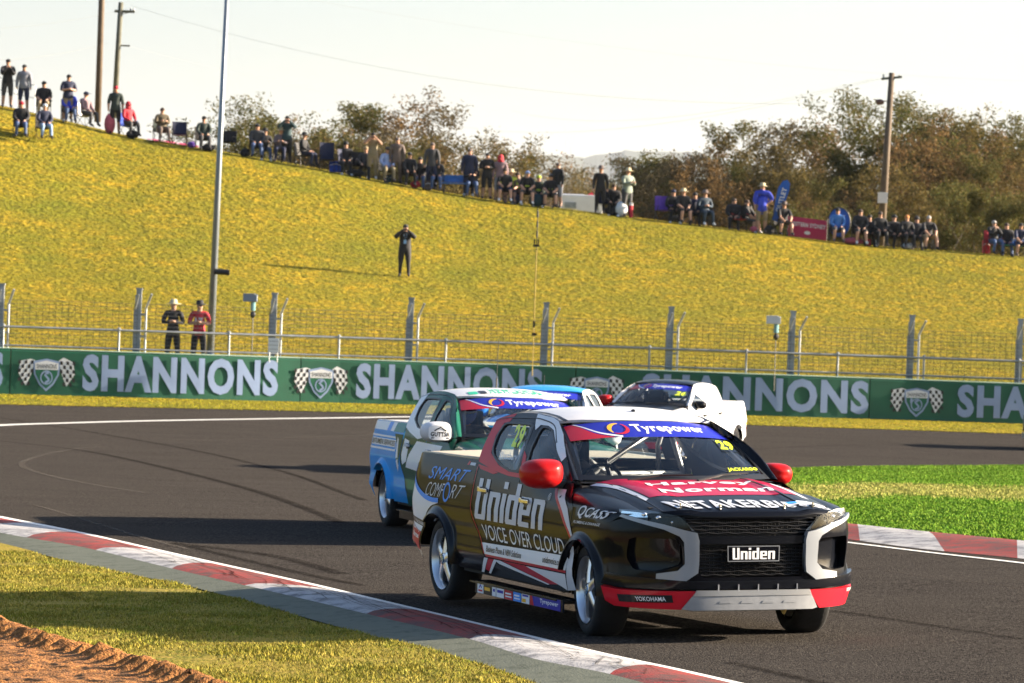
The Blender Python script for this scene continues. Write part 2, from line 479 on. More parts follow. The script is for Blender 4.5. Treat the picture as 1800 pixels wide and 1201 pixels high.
def mirror_uv(L, sg): return L
def make_truck(name, L, loc, yaw, tilt=0., detail=True):
    root = empty(name)
    root.matrix_world = Matrix.Translation(loc) @ Matrix.Rotation(yaw-PI/2, 4, 'Z') @ Matrix.Translation((0, -.86, 0)) @ Matrix.Rotation(tilt, 4, 'X') @ Matrix.Translation((-3, .86, 0))
    body, door, bed, roofm = L['body'], L['door'], L['bed'], L['roof']
    g = .09 if detail else .16
    afw = [(3.0+.41*math.cos(R(a)), .285+.41*math.sin(R(a))) for a in range(0, 181, 12)]
    arw = [(.41*math.cos(R(a)), .285+.41*math.sin(R(a))) for a in range(0, 181, 12)]
    parts = {}
    for sg in (-1, 1):
        S = side(sg); O = outw(BODYC); k = 'R' if sg < 0 else 'L'
        fo = [(2.725, .405), (2.815, .66), (2.80, .86), (2.72, .93), (2.60, 1.0), (2.50, 1.075), (2.9, 1.078), (3.3, 1.078), (3.60, 1.078), (3.635, .98), (3.60, .88), (3.44, .80), (3.43, .62), (3.43, .30)] + afw[1:-1] + [(2.57, .29), (2.66, .29)]
        parts['fender'+k] = panel('front_fender', fo, fend(sg), body, root, O, g)
        parts['door'+k] = panel('front_door', [(1.665, .405), (2.715, .405), (2.805, .66), (2.79, .86), (2.71, .93), (2.55, 1.015), (1.665, 1.015)], S, door, root, O, g)
        parts['rdoor'+k] = panel('rear_door', [(1.065, .405), (1.655, .405), (1.655, 1.015), (1.39, 1.02), (.73, 1.02), (.735, .80), (.79, .68)], S, door, root, O, g)
        parts['bed'+k] = panel('bed_side', [(-.60, 1.09), (.715, 1.10), (.72, .78), (.775, .67), (1.045, .405), (1.0, .29)] + arw + [(-.50, .40), (-.72, .44), (-.86, .60), (-.90, .80), (-.86, 1.0), (-.76, 1.07)], S, bed, root, O, .05 if detail else .1)
        panel('sill', [(1.05, .40), (2.72, .40), (2.655, .275), (.95, .275)], S, L.get('sill', body), root, O, g)
        rw = [(.80, 1.37), (.95, 1.378), (1.36, 1.385), (1.42, 1.36), (1.64, 1.04), (1.40, 1.038), (1.16, 1.072), (.90, 1.15), (.80, 1.27)]
        fw = [(1.50, 1.375), (1.62, 1.374), (1.76, 1.348), (1.98, 1.27), (2.20, 1.165), (2.38, 1.06), (2.41, 1.03), (1.74, 1.035), (1.66, 1.16)]
        top = [(x, _zt(x)) for x in (.60, .66, .72, .85, 1.0, 1.15, 1.3, 1.45, 1.6, 1.68)]
        cf = [(.715, 1.02), (.70, 1.11), (.665, 1.21), (.63, 1.30)] + top + [(1.73, 1.413), (1.98, 1.33), (2.18, 1.24), (2.34, 1.14), (2.48, 1.02)]
        rw = chaikin(rw, 2, .2); fw = chaikin(fw, 2, .2)
        parts['cab'+k] = panel('cab_side', [cf, rw, fw], S, L.get('cab', body), root, O, .07)
        for wn in (rw, fw):
            c = (sum(p[0] for p in wn)/len(wn), sum(p[1] for p in wn)/len(wn))
            ins = [(lerp(p[0], c[0], .09), lerp(p[1], c[1], .09)) for p in wn]
            panel('window_seal', [resample(wn, .1), resample(ins, .1)], S, M['rubber'], root, O, .1, off=.002, rim=.02)
            panel('side_window', wn, S, M['glass'], root, O, .12, off=-.008)
        # corner pillar between the side and the windscreen
        A = [Vector((lerp(2.47, 1.68, t), 0, 0)) for t in [i/8 for i in range(9)]]
        ed = [(2.48, 1.02), (2.34, 1.14), (2.18, 1.24), (1.98, 1.33), (1.73, 1.413)]
        ex = curve([0, .28, .5, .73, 1], [p[0] for p in ed]); ez = curve([0, .28, .5, .73, 1], [p[1] for p in ed])
        def pil(u, v, ex=ex, ez=ez, sg=sg):
            a = Vector((ex(v), Wd(ex(v), ez(v)), ez(v))); b = screen(1, v); m_ = (a+b)/2 + Vector((.035, .02, .02))
            q = a*(1-u)**2+m_*2*u*(1-u)+b*u*u; return Vector((q.x, sg*q.y, q.z))
        parts['pil'+k] = panel('windscreen_pillar', rectq(0, 0, 1, 1), pil, L.get('pillar', body), root, O, .25)
        panel('fender_gusset', [(0, 0), (1, 0), (1, 1), (0, 1)], lambda u, v, sg=sg: Vector((lerp(2.40, 2.74, u), sg*lerp(.80, .60, v), lerp(.94, 1.01, v)-.03*u)), M['trim'], root, UPV, .3)
        # flares
        for wx, z1 in ((3.0, 158), (0.0, 128)):
            def fl(u, v, wx=wx, sg=sg):
                a = R(u); r = lerp(.432, .366, min(1, v)) if v <= 1 else .366-.012*(v-1)
                x = wx+r*math.cos(a); z = .29+r*math.sin(a)
                y = lerp(Wd(min(x, 3.42), z)-.002, .938, sstep(0, .9, v)) if v <= 1 else lerp(.938, .86, v-1)
                return Vector((x, sg*y, z))
            cs = [(a, 0) for a in range(4, z1+1, 11)]; ce = [(a, 2) for a in range(z1, 3, -11)]
            uv = []; T = []; na = 16; nv = 8
            for i in range(na+1):
                for j in range(nv+1): uv.append((lerp(2, z1, i/na), 2*j/nv))
            for i in range(na):
                for j in range(nv): T.append((i*(nv+1)+j, (i+1)*(nv+1)+j, (i+1)*(nv+1)+j+1, i*(nv+1)+j+1))
            def ffs(u, v, fl=fl): return fl(u, v)
            # numerical normals in degrees need a coarse step, so scale u
            put('wheel_arch_flare', [(u/60, v) for u, v in uv], T, lambda u, v, fl=fl: fl(u*60, v), L.get('flare', M['flare']), root, lambda p, wx=wx, sg=sg: p-Vector((wx, sg*.6, .29)))
            lin = MB(); vs = []; fs = []
            for i in range(17):
                a = PI*i/16
                for y in (.80, .42): vs.append((wx+.43*math.cos(a), sg*y, .25+.44*math.sin(a)))
                vs.append((wx, sg*.42, .3))
            for i in range(16): fs += [(3*i, 3*i+3, 3*i+4, 3*i+1), (3*i+1, 3*i+4, 3*i+5)]
            lin.add(vs, fs).build('wheel_well', M['dark'], root)
        for x0 in (0., 3.): add_wheel(root, x0, sg, L.get('steer', -R(5)) if x0 else 0)
        # door mirror
        mm = MB(); vs = []
        ms_ = 1.14 if sg < 0 else .88; cx, cy, cz = (2.42, -.965, 1.075) if sg < 0 else (2.22, .90, 1.055)
        prof = [(-.135, 0), (-.13, .070), (-.08, .092), (.06, .088), (.115, .06), (.135, .01), (.12, -.06), (.05, -.095), (-.06, -.092), (-.125, -.065)]
        for (dx, k1) in ((-.09, .88), (-.08, 1.0), (-.01, 1.02), (.05, .90), (.09, .62), (.105, .3)):
            for a, b in prof: vs.append((cx+dx*ms_-abs(a)*.12, cy+a*k1*sg*ms_, cz+b*k1*ms_))
        fs = []
        for j in range(5):
            for i in range(10): fs.append((j*10+i, j*10+(i+1) % 10, (j+1)*10+(i+1) % 10, (j+1)*10+i))
        fs += [tuple(range(10)), tuple(range(50, 60))]
        mm.add(vs, fs); mr = mm.build('door_mirror', L['mirror'] if sg < 0 else L.get('mirrorL', L['mirror']), root, smooth='all'); mr.modifiers.new('s', 'SUBSURF').render_levels = 2
        MB().box((cx-.03, cy-sg*.12, 1.0), (.07, .12, .05)).build('mirror_arm', M['trim'], mr, bevel=.01)
        sk = MB(); p0, p1 = (2.05, 1.10), (2.08, 1.04)
        # door handles
        for hx, hz, dn in ((.95, .885, 'rdoor'), (1.84, .855, 'door')):
            hb = MB(); y = sg*(Wd(hx, hz)+.018); hb.box((hx+.06, y, hz), (.15, .022, .026)); hb.box((hx-.03, y-sg*.006, hz+.004), (.05, .03, .036))
            hb.build('handle', L.get('handle', M['chrome']), parts[dn+k], bevel=.006)
            cup = MB().box((hx+.04, y-sg*.013, hz-.012), (.10, .008, .06)).build('handle_recess', M['trim'], parts[dn+k], bevel=.003)
        # seam lines on the cab frame
        strip('door_seam', smoothline([(.60, 1.372), (.80, 1.402), (1.29, 1.418), (1.49, 1.412), (1.72, 1.378), (2.0, 1.27)], 5), .007, S, M['rubber'], root, O, .003)
        # tail lamp
        tl = [(-.90, .98), (-.84, .985), (-.735, .975), (-.745, .80), (-.765, .63), (-.86, .62), (-.91, .80)]
        lamp = panel('tail_lamp', [(-.935, .985), (-.74, .975), (-.735, .84), (-.925, .84)], S, M['lampred'], root, O, .08, off=.02, rim=.03)
        panel('reflector', [(-.925, .835), (-.735, .835), (-.755, .69), (-.915, .70)], S, M['lampclear'], lamp, O, .08, off=.018, rim=.03)
        panel('lamp_foot', [(-.915, .695), (-.755, .685), (-.765, .625), (-.90, .63)], S, M['lampred'], lamp, O, .08, off=.02, rim=.03)
    # ---- inner dark shell under the panels
    ib = MB()
    for sg in (-1, 1):
        for (x0, x1, z0, z1) in ((.42, 2.58, .26, .93), (-.42, .42, .74, .98), (2.58, 3.35, .74, .86)): ib.box(((x0+x1)/2, sg*.815, (z0+z1)/2), (x1-x0, .02, z1-z0))
    ib.box((1.3, 0, .33), (1.75, 1.66, .14)); ib.box((-.6, 0, .45), (.5, 1.2, .2)); ib.box((3.15, 0, .46), (.95, .95, .36)); ib.box((0, 0, .5), (.9, .9, .12)); ib.box((3.0, 0, .33), (.14, 1.3, .08)); ib.box((0, 0, .315), (.12, 1.3, .12))
    ib.box((3.0, 0, .9), (1.2, 1.3, .02)); ib.box((2.60, 0, .78), (.03, 1.5, .44)); ib.box((3.56, 0, .64), (.03, 1.2, .42))
    ib.build('chassis', M['dark'], root)
    # ---- bed, tailgate, cover
    cov = panel('bed_cover', [(-.72, -1), (.70, -1), (.70, 1), (-.72, 1)], lambda x, s: Vector((x, s*(Wd(x, 1.09)-.02), 1.088+.012*math.cos(s*PI/2))), L['cover'], root, UPV, .2)
    for sg in (-1, 1): MB().tube([(.70, sg*(Wd(.7, 1.09)-.012), 1.098), (0, sg*(Wd(0, 1.09)-.012), 1.094), (-.55, sg*(Wd(-.55, 1.09)-.012), 1.088), (-.72, sg*.70, 1.07)], .013, 6).build('bed_rail', L.get('rail', L['cover']), root, smooth='all')
    panel('tailgate', rectq(-.60, .56, .60, 1.06), lambda u, v: Vector((-.90-.02*math.cos(u*2), u, v)), bed, root, Vector((-1, 0, 0)), .2)
    MB().box((-.83, 0, .46), (.20, 1.58, .20)).build('rear_bumper', M['flare'], root, bevel=.06)
    # ---- roof, rear wall, glass
    rl = [(x, -1) for x in (.60, .8, 1.0, 1.3, 1.6, 1.72)] + [(1.825, -.5), (1.86, 0), (1.825, .5)] + [(x, 1) for x in (1.72, 1.6, 1.3, 1.0, .8, .60)]
    parts['roof'] = panel('roof', rl, roofs, roofm, root, UPV, .12, rim=.02)
    rwl = [(-.80, 1.02), (.80, 1.02), (.72, 1.20), (.60, 1.40), (-.60, 1.40), (-.72, 1.20)]; rwg = [(-.64, 1.08), (.64, 1.08), (.54, 1.37), (-.54, 1.37)]
    rf = lambda y, z: Vector((.655+.02*math.cos(y)+.0*z, y*(1.04 if z < 1.3 else 1), z))
    parts['rear'] = panel('cab_rear_wall', [rwl, rwg], rf, L.get('cab', body), root, Vector((-1, 0, 0)), .15)
    panel('rear_window', rwg, rf, M['glass'], root, Vector((-1, 0, 0)), .2)
    O = outw(BODYC)
    wsu = [(-.985, .01), (-.5, 0.0), (0, 0), (.5, 0), (.985, .01), (.985, .985), (0, .99), (-.985, .985)]
    parts['ws'] = panel('windscreen', rectq(-1, 0, 1, 1), screen, M['glass'], root, O, .2)
    panel('screen_surround', [resample(rectq(-1, 0, 1, 1), .2), resample(rectq(-.965, .07, .965, .985), .2)], screen, M['rubber'], root, O, .2, off=.003)
    for w0, w1 in (((-.62, .02), (.05, .055)), ((.05, .02), (.72, .065))):
        a = screen(*w0); b = screen(*w1); up = Vector((.02, 0, .018))
        MB().tube([a+up+Vector((.06, 0, -.02)), (a+b)/2+up*1.2, b+up], [.011, .009, .006], 5).build('wiper', M['trim'], root)
    # ---- bonnet
    parts['hood'] = panel('bonnet', [(0, -.70), (.25, -.70), (.5, -.70), (.75, -.70), (1, -.70), (1, -.35), (1, 0), (1, .35), (1, .70), (.75, .70), (.5, .70), (.25, .70), (0, .70), (0, 0)], hoodf, L['hood'], root, UPV, .07)
    panel('scuttle', rectq(-1, 0, 1, 1), lambda s, t: Vector((lerp(2.60, 2.80, t)-.25*s*s, .72*s, 1.03-.012*t)), M['trim'], root, UPV, .3)
    # bonnet lip turning down to the grille
    def lip(y, t):
        p = hoodf(1, y); return p + Vector((.035*math.sin(t*PI/2)-.02*t*t, 0, -.05*t))
    panel('bonnet_lip', rectq(-.70, 0, .70, 1), lip, L['hood'], root, Vector((1, 0, .3)), .12)
    # ---- nose
    OF = outw((3.0, 0, .6))
    fog = {}
    gri = [(-.50, .86), (.50, .86), (.42, .745), (.385, .70), (.385, .50), (.36, .455), (-.36, .455), (-.385, .50), (-.385, .70), (-.42, .745)]
    fas = [(-1.07, .25), (1.07, .25), (1.07, .80), (.90, .845), (.54, .855), (-.54, .855), (-.90, .845), (-1.07, .80)]
    fr = lambda sg: chaikin([(sg*a, b) for a, b in ((.86, .715), (.53, .71), (.50, .66), (.50, .54), (.66, .49), (.84, .50), (.90, .58))], 1, .12)
    parts['fascia'] = panel('bumper', [resample(fas, .1), gri, fr(-1), fr(1)], front, L.get('nose', body), root, OF, .07)
    back = lambda u, v: front(u*.97, v)-Vector((.07, 0, 0))
    panel('grille_backing', gri, back, M['black'], root, OF, .12)
    gb = MB()
    for i in range(17):
        z = .468+.0232*i
        if .66 < z < .735: continue
        hw = .36+.0 if z < .5 else (.385 if z < .70 else lerp(.42, .50, (z-.745)/.115))
        pts = [front(lerp(-hw, hw, k/24), z+.004*math.sin(k*1.6)*(1 if i % 2 else -1)) for k in range(25)]
        gb.tube([p-Vector((.025, 0, 0)) for p in pts], .0062, 4)
    for k in range(25 if detail else 9):
        y = lerp(-.36, .36, k/(24 if detail else 8)); gb.tube([front(y, .46)-Vector((.035, 0, 0)), front(y, .66)-Vector((.035, 0, 0))], .004, 4); gb.tube([front(y, .74)-Vector((.035, 0, 0)), front(y, .855)-Vector((.05, 0, 0))], .004, 4)
    o = gb.build('grille_mesh', M['grille'], root); o['kind'] = 'stuff'
    panel('grille_bar', [(-.40, .675), (.40, .675), (.415, .728), (-.415, .728)], front, M['piano'], root, OF, .12, off=-.004, rim=.04)
    for sg in (-1, 1):
        rec = panel('fog_recess', [(a, b) for a, b in fr(sg)], lambda u, v: front(u, v)-Vector((.055+.03*math.cos((v-.6)*6), math.copysign(.02, u), 0)), M['piano'], root, OF, .07)
        for q in range(2):
            cc = front(sg*(.70+.1*q), .60+.045*q)
        wall = fr(sg); n = len(wall); vs = []; fs = []
        for i, (a, b) in enumerate(wall): vs += [front(a, b), front(a, b)-Vector((.085, sg*.03, 0))]
        for i in range(n): j = (i+1) % n; fs.append((2*i, 2*j, 2*j+1, 2*i+1))
        obj('recess_wall', pyd('recess_wall', vs, fs), M['piano'], rec)
        sh = [(sg*a, b) for a, b in ((.40, .752), (.47, .766), (.62, .804), (.93, .862), (.95, .846), (.62, .772), (.515, .728), (.487, .69), (.487, .545), (.53, .500), (.67, .478), (.67, .43), (.475, .43), (.395, .485), (.385, .70))]
        panel('grille_shield', sh, front, L.get('chrome', M['chromeshield']), root, OF, .05, off=.022, rim=.04)
        hl = [(sg*a, b) for a, b in ((.405, .76), (.53, .862), (.72, .895), (.97, .895), (.955, .862), (.62, .805), (.485, .77))]
        hlf = lambda u, v: front(u, v)
        hd = panel('headlamp', hl, lambda u, v: front(u, v)-Vector((.02, 0, 0)), M['lampdark'] if sg < 0 else M['lampsunlit'], root, OF, .06)
        panel('lamp_strip', [(sg*a, b) for a, b in ((.50, .775), (.62, .812), (.95, .868), (.95, .886), (.80, .880), (.64, .845), (.52, .80))], lambda u, v: front(u, v)-Vector((.008, 0, 0)), M['lampchrome'], hd, OF, .06)
        for q, (a, b) in enumerate(((.56, .82), (.66, .848), (.76, .868))):
            e = MB().ell(front(sg*a, b)-Vector((.014, 0, 0)), (.012, .024, .016), 10, 6).build('projector_lens', M['lampchrome'], hd, smooth='all')
        panel('lamp_cover', hl, lambda u, v: front(u, v)+Vector((.004, 0, 0)), M['lens'], hd, OF, .1)
        panel('bumper_corner', [(sg*a, b) for a, b in ((.41, .365), (.95, .372), (1.10, .385), (1.10, .29), (1.02, .262), (.53, .245))], front, L['corner'], root, OF, .07, off=.035, rim=.05)
    panel('lower_lip', [(-.43, .43), (.43, .43), (1.05, .47), (1.10, .40), (.90, .385), (.42, .38), (-.42, .38), (-.90, .385), (-1.10, .40), (-1.05, .47)], front, L.get('lip', M['piano']), root, OF, .07, off=.03, rim=.05)
    panel('skid_highlight', [(-.41, .372), (.41, .372), (.43, .335), (-.44, .335)], front, M['rim'], root, OF, .08, off=.050, rim=.02)  # lighter strip that paints in the bevel highlight above the skid plate
    sp_ = panel('skid_plate', [(-.415, .36), (.415, .36), (.50, .25), (.46, .24), (-.46, .24), (-.53, .25)], front, M['silver'], root, OF, .08, off=.045, rim=.05)
    for q in range(4):
        y = lerp(-.22, .26, q/3); panel('emboss', [(y-.05, .285), (y+.05, .285), (y+.035, .30), (y-.035, .30)], front, M['silver'], sp_, OF, .2, off=.048, rim=.003)
    if detail:
        for q in range(5):
            p = front(lerp(-.26, .32, q/4), .385)+Vector((.028, 0, 0)); MB().box(p, (.02, .008, .05)).build('bumper_fin', M['silver'], root)
        MB().tube([(3.62, .30, .25), (3.70, .30, .20), (3.74, .30, .25)], .012, 6).build('tow_hook', M['tow'], root)
        for y in (-.47, -.2, .27, .50):
            hp = MB().box(hoodf(.95, y)+Vector((-.01, 0, .01)), (.05, .022, .012)).tube([hoodf(.95, y)+Vector((0, 0, .0)), hoodf(.95, y)+Vector((0, 0, .03))], .008, 6).build('bonnet_pin', M['chrome'], root)
        sp2 = MB().box((3.55, .0, .235), (.35, .75, .03)).build('sump_guard', M['silver'], root)
    # ---- side step along the sill
    for sg in (-1, 1):
        st = MB(); st.box((1.86, sg*.90, .225), (1.78, .16, .012)); st.box((1.97, sg*.968, .192), (1.78, .012, .085)); st.build('side_step', M['piano'], root)
    # ---- cabin
    cab = MB()
    cab.box((1.5, 0, .5), (1.9, 1.5, .03)); cab.box((2.45, 0, .93), (.34, 1.44, .14)); cab.box((2.25, -.0, .86), (.2, 1.3, .16)); cab.build('dashboard', M['dash'], root, bevel=.02)
    for y in (-.38,):
        se = MB(); se.box((1.35, y, .62), (.50, .46, .12)); se.box((1.08, y, .90), (.12, .46, .62)); se.box((1.10, y, 1.20), (.12, .28, .16)); se.box((1.14, y-.2, 1.15), (.2, .04, .22)); se.box((1.14, y+.2, 1.15), (.2, .04, .22)); se.build('race_seat', M['seat'], root, bevel=.03)
    cg = MB(); r_ = .021
    def tb(*p): cg.tube(p, r_, 8)
    for sg in (-1, 1):
        tb((2.42, sg*.68, .5), (2.40, sg*.68, 1.02), (1.78, sg*.52, 1.355), (1.05, sg*.52, 1.39))
        tb((1.0, sg*.66, .5), (1.02, sg*.66, 1.02), (1.05, sg*.52, 1.39)); tb((.75, sg*.60, .6), (.78, sg*.56, 1.20), (1.05, sg*.50, 1.38))
        tb((2.36, sg*.69, .62), (1.05, sg*.68, .95)); tb((2.36, sg*.69, .95), (1.05, sg*.68, .62))
    tb((1.05, -.52, 1.39), (1.05, .52, 1.39)); tb((1.78, -.52, 1.355), (1.78, .52, 1.355)); tb((1.02, -.66, 1.0), (1.02, .66, 1.0)); tb((2.40, -.66, 1.0), (2.40, .66, 1.0))
    tb((1.0, -.62, .62), (1.05, .50, 1.38)); tb((1.0, .62, .62), (1.05, -.50, 1.38)); tb((1.78, -.52, 1.355), (1.05, .5, 1.385))
    cg.build('roll_cage', M['cage'], root, smooth='all')
    if detail:
        sw_ = MB(); pts = [(2.02+.05*math.cos(a)*.5, -.38+.165*math.sin(a), .97+.15*math.cos(a)) for a in [2*PI*i/20 for i in range(21)]]
        sw_.tube(pts, .014, 6, caps=False); sw_.box((2.04, -.38, .97), (.03, .1, .08)); sw_.build('steering_wheel', M['trim'], root)
        for y in (.0, -.44, -.36): MB().tube([(1.14, y+.0, 1.10), (1.30, y+.02, .86)], .02, 4).build('harness_strap', M['harness'], root)
    return root, parts
# ================================================================== GROUND MATERIALS
def mixmat(name, cols, scales, rough=.9, bump=.4, bdist=.02, bscale=40, extra=None, spec=.3):
    """several colours blended by noises of different size"""
    mt, t, p = nodes(name); p.inputs['Roughness'].default_value = rough; p.inputs['Specular IOR Level'].default_value = spec
    g = N(t, 'ShaderNodeNewGeometry'); prev = None
    for i, (c, s) in enumerate(zip(cols[1:], scales)):
        nz = N(t, 'ShaderNodeTexNoise'); nz.inputs['Scale'].default_value = abs(s); nz.inputs['Detail'].default_value = 6; nz.inputs['Roughness'].default_value = .65
        if s < 0:
            mp = N(t, 'ShaderNodeMapping'); mp.inputs['Scale'].default_value = (.35, 1, 1); t.links.new(g.outputs['Position'], mp.inputs[0]); t.links.new(mp.outputs[0], nz.inputs['Vector'])
        else: t.links.new(g.outputs['Position'], nz.inputs['Vector'])
        mr = N(t, 'ShaderNodeMapRange'); mr.inputs[1].default_value = .40; mr.inputs[2].default_value = .62; t.links.new(nz.outputs[0], mr.inputs[0])
        mx = N(t, 'ShaderNodeMix', data_type='RGBA'); t.links.new(mr.outputs[0], mx.inputs[0])
        if prev is None: mx.inputs[6].default_value = (*cols[0], 1)
        else: t.links.new(prev, mx.inputs[6])
        mx.inputs[7].default_value = (*c, 1); prev = mx.outputs[2]
    t.links.new(prev, p.inputs['Base Color'])
    nb = N(t, 'ShaderNodeTexNoise'); nb.inputs['Scale'].default_value = bscale; nb.inputs['Detail'].default_value = 4; t.links.new(g.outputs['Position'], nb.inputs['Vector'])
    bp = N(t, 'ShaderNodeBump'); bp.inputs['Strength'].default_value = bump; bp.inputs['Distance'].default_value = bdist
    t.links.new(nb.outputs[0], bp.inputs['Height']); t.links.new(bp.outputs[0], p.inputs['Normal'])
    M[name] = mt; return mt
mixmat('asphalt', [(.026, .0235, .0225), (.019, .0172, .017), (.034, .0305, .0285), (.082, .073, .064)], [.35, -1.3, 38], rough=.95, bump=1.0, bdist=.015, bscale=70, spec=.0)
mixmat('hill_grass', [(.36, .24, .018), (.15, .165, .016), (.42, .27, .02), (.20, .18, .016), (.11, .10, .014)], [.07, .35, 1.6, 5], bump=1.0, bdist=.11, bscale=6, spec=.05)
mixmat('hill_blade', [(.36, .245, .020), (.17, .18, .018), (.40, .27, .022), (.22, .19, .018), (.14, .125, .016)], [.07, .35, 1.6, 5], bump=0, spec=.05)
mixmat('verge_soil', [(.24, .19, .03), (.15, .15, .025), (.30, .22, .05)], [1.2, 9], bump=.6, bdist=.03, bscale=30, spec=.05)
mixmat('verge_blade', [(.40, .33, .03), (.15, .22, .015), (.55, .44, .10), (.26, .19, .03), (.10, .12, .02)], [.5, 2.5, 9, 25], bump=0, spec=.1)
mixmat('infield_soil', [(.045, .10, .010), (.07, .13, .014)], [2], bump=.5, bdist=.03, bscale=25, spec=.05)
mixmat('infield_blade', [(.075, .20, .012), (.12, .27, .014), (.055, .14, .012), (.20, .30, .03)], [.3, 1.5, 9], bump=0, spec=.1)
mixmat('straw_blade', [(.34, .32, .08), (.22, .29, .04), (.44, .38, .12)], [.8, 9], bump=0, spec=.1)
mixmat('strip_blade', [(.34, .31, .018), (.22, .26, .015), (.40, .34, .03)], [.5, 9], bump=0, spec=.05)
mixmat('dirt', [(.235, .092, .022), (.14, .052, .014), (.33, .145, .04)], [3, 30], bump=.9, bdist=.03, bscale=60)
mixmat('far_ground', [(.12, .11, .04), (.09, .10, .03), (.16, .13, .05)], [.01, .05], bump=0)
mixmat('far_hill', [(.05, .07, .05), (.07, .08, .05)], [.002], bump=0)
def worn(name, col, under, sc=6., amt=.5, rough=.6):
    mt, t, p = nodes(name); p.inputs['Roughness'].default_value = max(rough, .8); p.inputs['Specular IOR Level'].default_value = .1
    g = N(t, 'ShaderNodeNewGeometry'); nz = N(t, 'ShaderNodeTexNoise'); nz.inputs['Scale'].default_value = sc; nz.inputs['Detail'].default_value = 8; nz.inputs['Roughness'].default_value = .75
    t.links.new(g.outputs['Position'], nz.inputs['Vector'])
    mr = N(t, 'ShaderNodeMapRange'); mr.inputs[1].default_value = amt; mr.inputs[2].default_value = amt+.16; t.links.new(nz.outputs[0], mr.inputs[0])
    mx = N(t, 'ShaderNodeMix', data_type='RGBA'); mx.inputs[6].default_value = (*col, 1); mx.inputs[7].default_value = (*under, 1)
    t.links.new(mr.outputs[0], mx.inputs[0]); t.links.new(mx.outputs[2], p.inputs['Base Color'])
    n2 = N(t, 'ShaderNodeTexNoise'); n2.inputs['Scale'].default_value = 55; t.links.new(g.outputs['Position'], n2.inputs['Vector'])
    bp = N(t, 'ShaderNodeBump'); bp.inputs['Strength'].default_value = .5; bp.inputs['Distance'].default_value = .008; t.links.new(n2.outputs[0], bp.inputs['Height']); t.links.new(bp.outputs[0], p.inputs['Normal'])
    M[name] = mt
worn('kerb_red', (.27, .05, .045), (.11, .065, .06), 4, .43)
worn('kerb_white', (.42, .41, .41), (.15, .15, .16), 4, .45)
worn('concrete', (.13, .14, .11), (.075, .085, .065), 5, .5, .85)
worn('line_white', (.70, .69, .66), (.10, .09, .09), 16, .56)
def streak(name, col, thr, amt):
    """a thin deposit on the asphalt: patchy, letting the road show through"""
    mt, t, p = nodes(name); p.inputs['Base Color'].default_value = (*col, 1); p.inputs['Roughness'].default_value = 1; p.inputs['Specular IOR Level'].default_value = 0
    g = N(t, 'ShaderNodeNewGeometry'); nz = N(t, 'ShaderNodeTexNoise'); nz.inputs['Scale'].default_value = 9; nz.inputs['Detail'].default_value = 8; nz.inputs['Roughness'].default_value = .8
    t.links.new(g.outputs['Position'], nz.inputs['Vector']); mr = N(t, 'ShaderNodeMapRange'); mr.inputs[1].default_value = thr; mr.inputs[2].default_value = thr+.3; mr.inputs[4].default_value = amt
    t.links.new(nz.outputs[0], mr.inputs[0]); tr_ = N(t, 'ShaderNodeBsdfTransparent'); ms = N(t, 'ShaderNodeMixShader')
    t.links.new(mr.outputs[0], ms.inputs[0]); t.links.new(tr_.outputs[0], ms.inputs[1]); t.links.new(p.outputs[0], ms.inputs[2]); t.links.new(ms.outputs[0], t.nodes['Material Output'].inputs[0]); M[name] = mt
streak('rubber_mark', (.010, .009, .009), .30, .5)
streak('scuff_pale', (.13, .115, .10), .36, .75)

# ================================================================== GROUND SHEETS
def sheet(name, poly, m_, dz, g, zf=gz, parent=None):
    f = lambda x, y: Vector((x, y, zf(x, y)+dz)); return panel(name, poly, f, m_, parent, UPV, g)
def gp(pts): return [(lambda q: (q.x, q.y))(ground(*p)) for p in pts]
def grid(name, xs, ys, zf, m_, skip=None):
    V = [(x, y, zf(x, y)) for y in ys for x in xs]; n = len(xs)
    Fs = [(j*n+i, j*n+i+1, (j+1)*n+i+1, (j+1)*n+i) for j in range(len(ys)-1) for i in range(n-1)]
    me = pyd(name, V, Fs); me.shade_smooth(); return obj(name, me, m_)
UPV = Vector((0, 0, 1))
struct(grid('ground', np.linspace(-26000, 26000, 27), [-900, 5, 60, 140, 210, 400, 900, 2000, 4000, 9000, 25500], lambda x, y: -1.6, M['far_ground']))
struct(grid('track_surface', np.linspace(-95, 70, 120), list(np.linspace(-25, 20, 10))+list(np.linspace(21, 106, 110)), gz, M['asphalt']))

# near kerb, from its photographed edges
kin = smoothline(gp([(-340, 846), (-160, 878), (0, 909), (156, 940), (350, 984), (545, 1027), (650, 1052), (831, 1095), (1047, 1147), (1192, 1178), (1400, 1225), (1700, 1290)]), 8)
kout = smoothline(gp([(-340, 870), (-160, 905), (0, 944), (150, 971), (330, 1015), (480, 1050), (650, 1091), (823, 1134), (939, 1170), (1083, 1200), (1300, 1262), (1600, 1340)]), 8)
kap = smoothline(gp([(-340, 884), (-160, 921), (0, 958), (150, 996), (330, 1033), (480, 1073), (650, 1120), (758, 1146), (867, 1178), (939, 1203), (1180, 1285), (1480, 1375)]), 8)
def between(A, B, a, b):      # a = 0..1 along, b = 0..1 across
    i = min(len(A)-2, int(a*(len(A)-1))); t = a*(len(A)-1)-i
    p = (lerp(A[i][0], A[i+1][0], t), lerp(A[i][1], A[i+1][1], t)); q = (lerp(B[i][0], B[i+1][0], t), lerp(B[i][1], B[i+1][1], t))
    return lerp(p[0], q[0], b), lerp(p[1], q[1], b)
def kerbf(A, B, prof, dz=0):
    def f(a, b):
        x, y = between(A, B, a, b); return Vector((x, y, gz(x, y)+prof(b)+dz))
    return f
kp = curve([0, .14, .5, .85, 1], [.006, .018, .045, .05, .03])
kf = kerbf(kin, kout, kp)
kerb = tag(empty('kerb'), 'low red and white painted kerb along the near grass verge', 'kerb')
